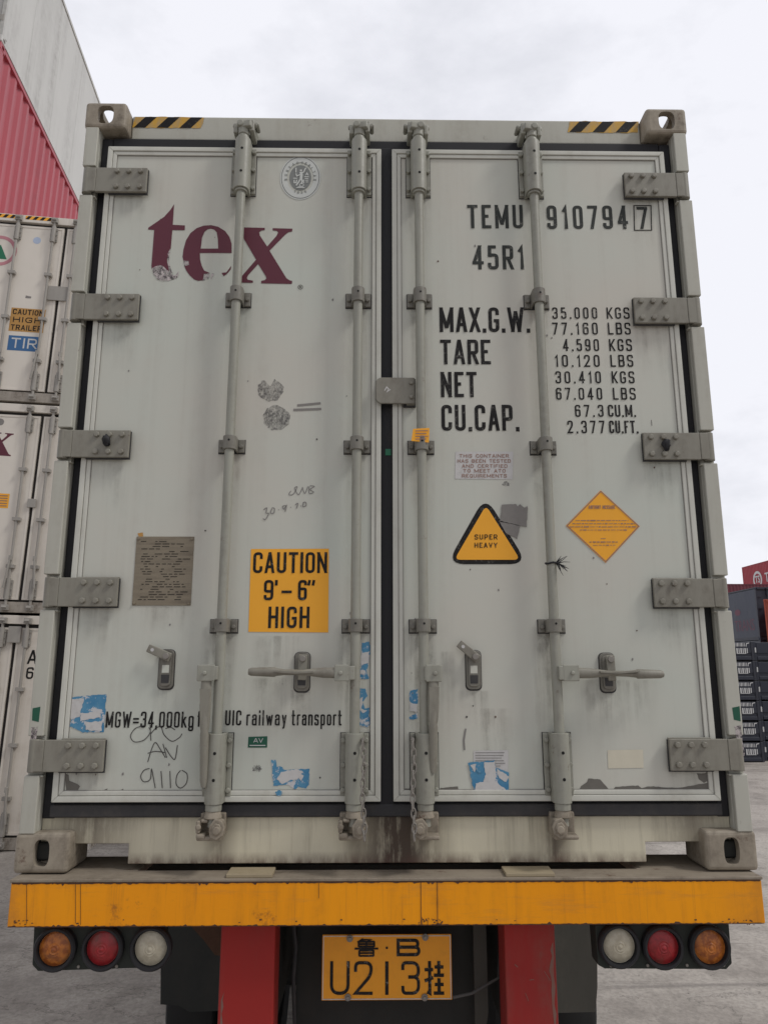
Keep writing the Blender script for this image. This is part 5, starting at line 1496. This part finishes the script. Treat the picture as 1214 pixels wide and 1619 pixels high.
# the three under the red one, left of the frame
for k in range(3):
    c = copy_tree(proto); c['label'] = 'white refrigerated container under the red one, left of the frame'; c['group'] = 'white containers under the red one'
    place(c, k, -2.50, 0)

# ------------------------------------------------------------------ right hand side
def dry(name, label, mat, H=2.591, L=Lc, doors=False, group=None):
    o = thing(name, label, 'container', group=group)
    add_castings(o, H, L, mat); side_walls(o, H, L, mat, True); rails(o, H, L, mat, 1); far_end(o, H, L, mat)
    if doors: door_end(o, H, mat, mat, False)
    else:
        mb = MB(); y = -1.15; vs = []
        prof = []
        while y < 1.1: prof += [(y, .05), (y+.07, .05), (y+.11, .09), (y+.18, .09)]; y += .22
        prof += [(1.155, .05)]
        for a, d in prof: vs += [(a, d, .1), (a, d, H-.05)]
        mb.add(vs, [(2*i, 2*i+2, 2*i+3, 2*i+1) for i in range(len(prof)-1)])
        mb.box(-1.05, 1.05, .02, .1, H-.11, H-.006).box(-1.05, 1.05, .02, .1, .016, .12)
        mb.build('end_wall', mat, o)
    return o
# folded flat racks in two columns
RXE = at(1207.5, 1190, 15.7).x
RH = .475
def flat_rack():
    o = thing('flat_rack', 'x', 'flat rack', group='folded dark flat racks stacked by the right post')
    mb = MB().box(-1.19, 1.19, .02, 6.0, .06, .30).box(-1.219, -1.15, .0, 6.05, .0, RH-.012).box(1.15, 1.219, .0, 6.05, .0, RH-.012)
    mb.build('deck', M['navybox'], o, bevel=.01)
    MB().box(-1.145, 1.145, .0, .10, .18, RH-.03).box(-1.145, -.2, -.004, .02, .015, .1).box(.45, 1.145, -.004, .02, .015, .1).build('end_frame', M['navybox'], o, bevel=.01)
    MB().box(-.55, .20, -.002, .025, .02, .13).build('fork_pocket', M['hole'], o)
    mb = MB()
    z = RH-.135
    for i in range(9): ribbon(mb, [(.72+i*.034, z), (.72+i*.034, z+.085)], .015 if i % 3 else .024, -.006)
    ribbon(mb, [(1.03, z), (1.045, z+.07), (1.11, z+.085)], .02, -.006)
    for i in range(6): ribbon(mb, [(.80+i*.05, z-.16), (.80+i*.05, z-.04)], .022 if i % 2 else .036, -.006)
    ribbon(mb, [(.78, z-.17), (1.02, z-.17)], .014, -.006)
    m2 = MB(); ribbon(m2, [(-1.18, z-.14), (-1.175, z-.02)], .035, -.006); m2.build('corner_mark', M['whitemark'], o, fix=False)
    mb.build('markings', M['whitemark'], o, fix=False)
    return o
rk = flat_rack(); racks = [rk]
for i in range(11): racks.append(copy_tree(rk))
ORD = ['bottom', 'second', 'third', 'fourth', 'fifth', 'top']
for i, o in enumerate(racks):
    col, lev = divmod(i, 6)
    o.location = (RXE-1.219+col*2.56, 15.7+(.25 if col else 0), ZG+lev*RH+.005)
    pos = {0: 'bottom one', 5: 'topmost one'}.get(lev, ORD[lev]+' one up')
    o['label'] = ('dark folded flat rack with white markings just right of the grey post, '+pos) if col == 0 else ('dark folded flat rack in the column cut by the right picture edge, '+pos)
# navy container high behind them
bx = at(1196, 960, 33).x
lab_b = ['dark navy container on the ground behind the flat racks', 'navy container with faded red letters, raised above the flat racks']
zn = at(1198, 1012, 33).z
low = dry('corrugated_container', lab_b[0], M['navybox'], zn-RH-ZG-.01)
low.location = (bx+1.219, 33, ZG)
rkb = copy_tree(rk); rkb.location = (bx+1.219, 33.0, zn-RH); rkb['label'] = 'dark folded flat rack under the navy container with faded red letters'
for c in kids(rkb): c.scale = (1, 2.0, 1) if not c.name.startswith('markings') else (1, 1, 1)
nav = thing('stacked_reefer', lab_b[1], 'container')
add_castings(nav, 2.55, Lc, M['bluebox']); side_walls(nav, 2.55, Lc, M['bluebox'], False); rails(nav, 2.55, Lc, M['navybox'], 0); far_end(nav, 2.55, Lc, M['bluebox'])
door_end(nav, 2.55, M['navybox'], M['navybox'], False)
zn = at(1198, 1012, 33).z
nav.location = (bx+1.219, 33, zn)
wls = [c for c in kids(nav) if c.name.startswith('side_wall')]
RS = Matrix.Rotation(R(-90), 4, 'Z')
font_text('TRANS', M['fadedred'], wls[0], 'faded_lettering', 0, 0, 0, .80, .8, align='RIGHT', loc3=(-1.2075, .42, .74), rot=RS)
o = MB(); 
vs = [(-1.2075, 2.0+.30*math.cos(t*math.pi/10), 1.45+.16*math.sin(t*math.pi/10)) for t in range(20)]
o.add(vs, [tuple(range(20))]); o.build('faded_emblem', M['fadedred'], wls[0])
mb = MB().box(.85, 1.15, -.004, .015, 2.22, 2.42); mb.build('white_label', M['white'], nav)
# orange-red pair, right edge
ox = at(1217, 980, 29).x
for k in range(2):
    o = dry('corrugated_container', ('orange red container at the right picture edge, lower one', 'orange red container at the right picture edge, upper one')[k], M['orangebox'], 2.55)
    o.rotation_euler = (0, 0, R(-31)); o.location = (ox+1.219*math.cos(R(31)), 29.4-1.219*math.sin(R(31)), ZG+k*2.56)
# maroon row far behind
mz = at(1160, 923, 57).z
px_l = at(1120, 930, 57).x
HM = (mz-ZG)/3
mr = dry('corrugated_container', 'x', M['maroonbox'], HM-.005, group='maroon containers far behind the post')
for k in range(3):
    o = mr if k == 0 else copy_tree(mr)
    o.rotation_euler = (0, 0, R(-90)); o.location = (px_l, 58.2, ZG+k*HM)
    o['label'] = ['maroon container far behind the right post, lowest of its stack', 'maroon container far behind the right post, middle of its stack', 'maroon container far behind the right post, top of its stack'][k]
# bright red stack with the shipping line's name
rx_, ry_ = at(1172, 900, 72).x, 72
HR = (at(1172, 897, 72).z-ZG)/4
rs = dry('corrugated_container', 'x', M['redbox2'], HR-.005, group='red containers of the far stack')
reds = []
for k in range(4):
    o = rs if k == 0 else copy_tree(rs)
    o.location = (rx_+1.219, ry_-Lc, ZG+k*HR); reds.append(o)
    o['label'] = ['red container of the far right stack, lowest', 'red container of the far right stack, second up', 'red container of the far right stack, third up', 'bright red container with white shipping line lettering, highest at the far right'][k]
wls = [c for c in kids(reds[3]) if c.name.startswith('side_wall')]
font_text('T.S.LINES', M['whitemark'], wls[0], 'line_lettering', 0, 0, 0, 1.25, .95, loc3=(-1.2035, 5.6, 1.45), rot=RS, bold=.02)
mb = MB()
def sidepts(pts): return [(-1.2035, y, z) for y, z in pts]
c0 = (9.35, 1.45)
n = 26
out = [(c0[0]+.85*math.cos(2*math.pi*i/n), c0[1]+.85*math.sin(2*math.pi*i/n)) for i in range(n)]
inn = [(c0[0]+.60*math.cos(2*math.pi*i/n), c0[1]+.60*math.sin(2*math.pi*i/n)) for i in range(n)]
vs = sidepts(out)+sidepts(inn)
mb.add(vs, [(i, (i+1) % n, n+(i+1) % n, n+i) for i in range(n)])
mb.build('line_emblem', M['whitemark'], wls[0])
font_text('TS', M['whitemark'], wls[0], 'emblem_letters', 0, 0, 0, .95, .9, loc3=(-1.2036, 9.35, 1.45), rot=RS, bold=.02)
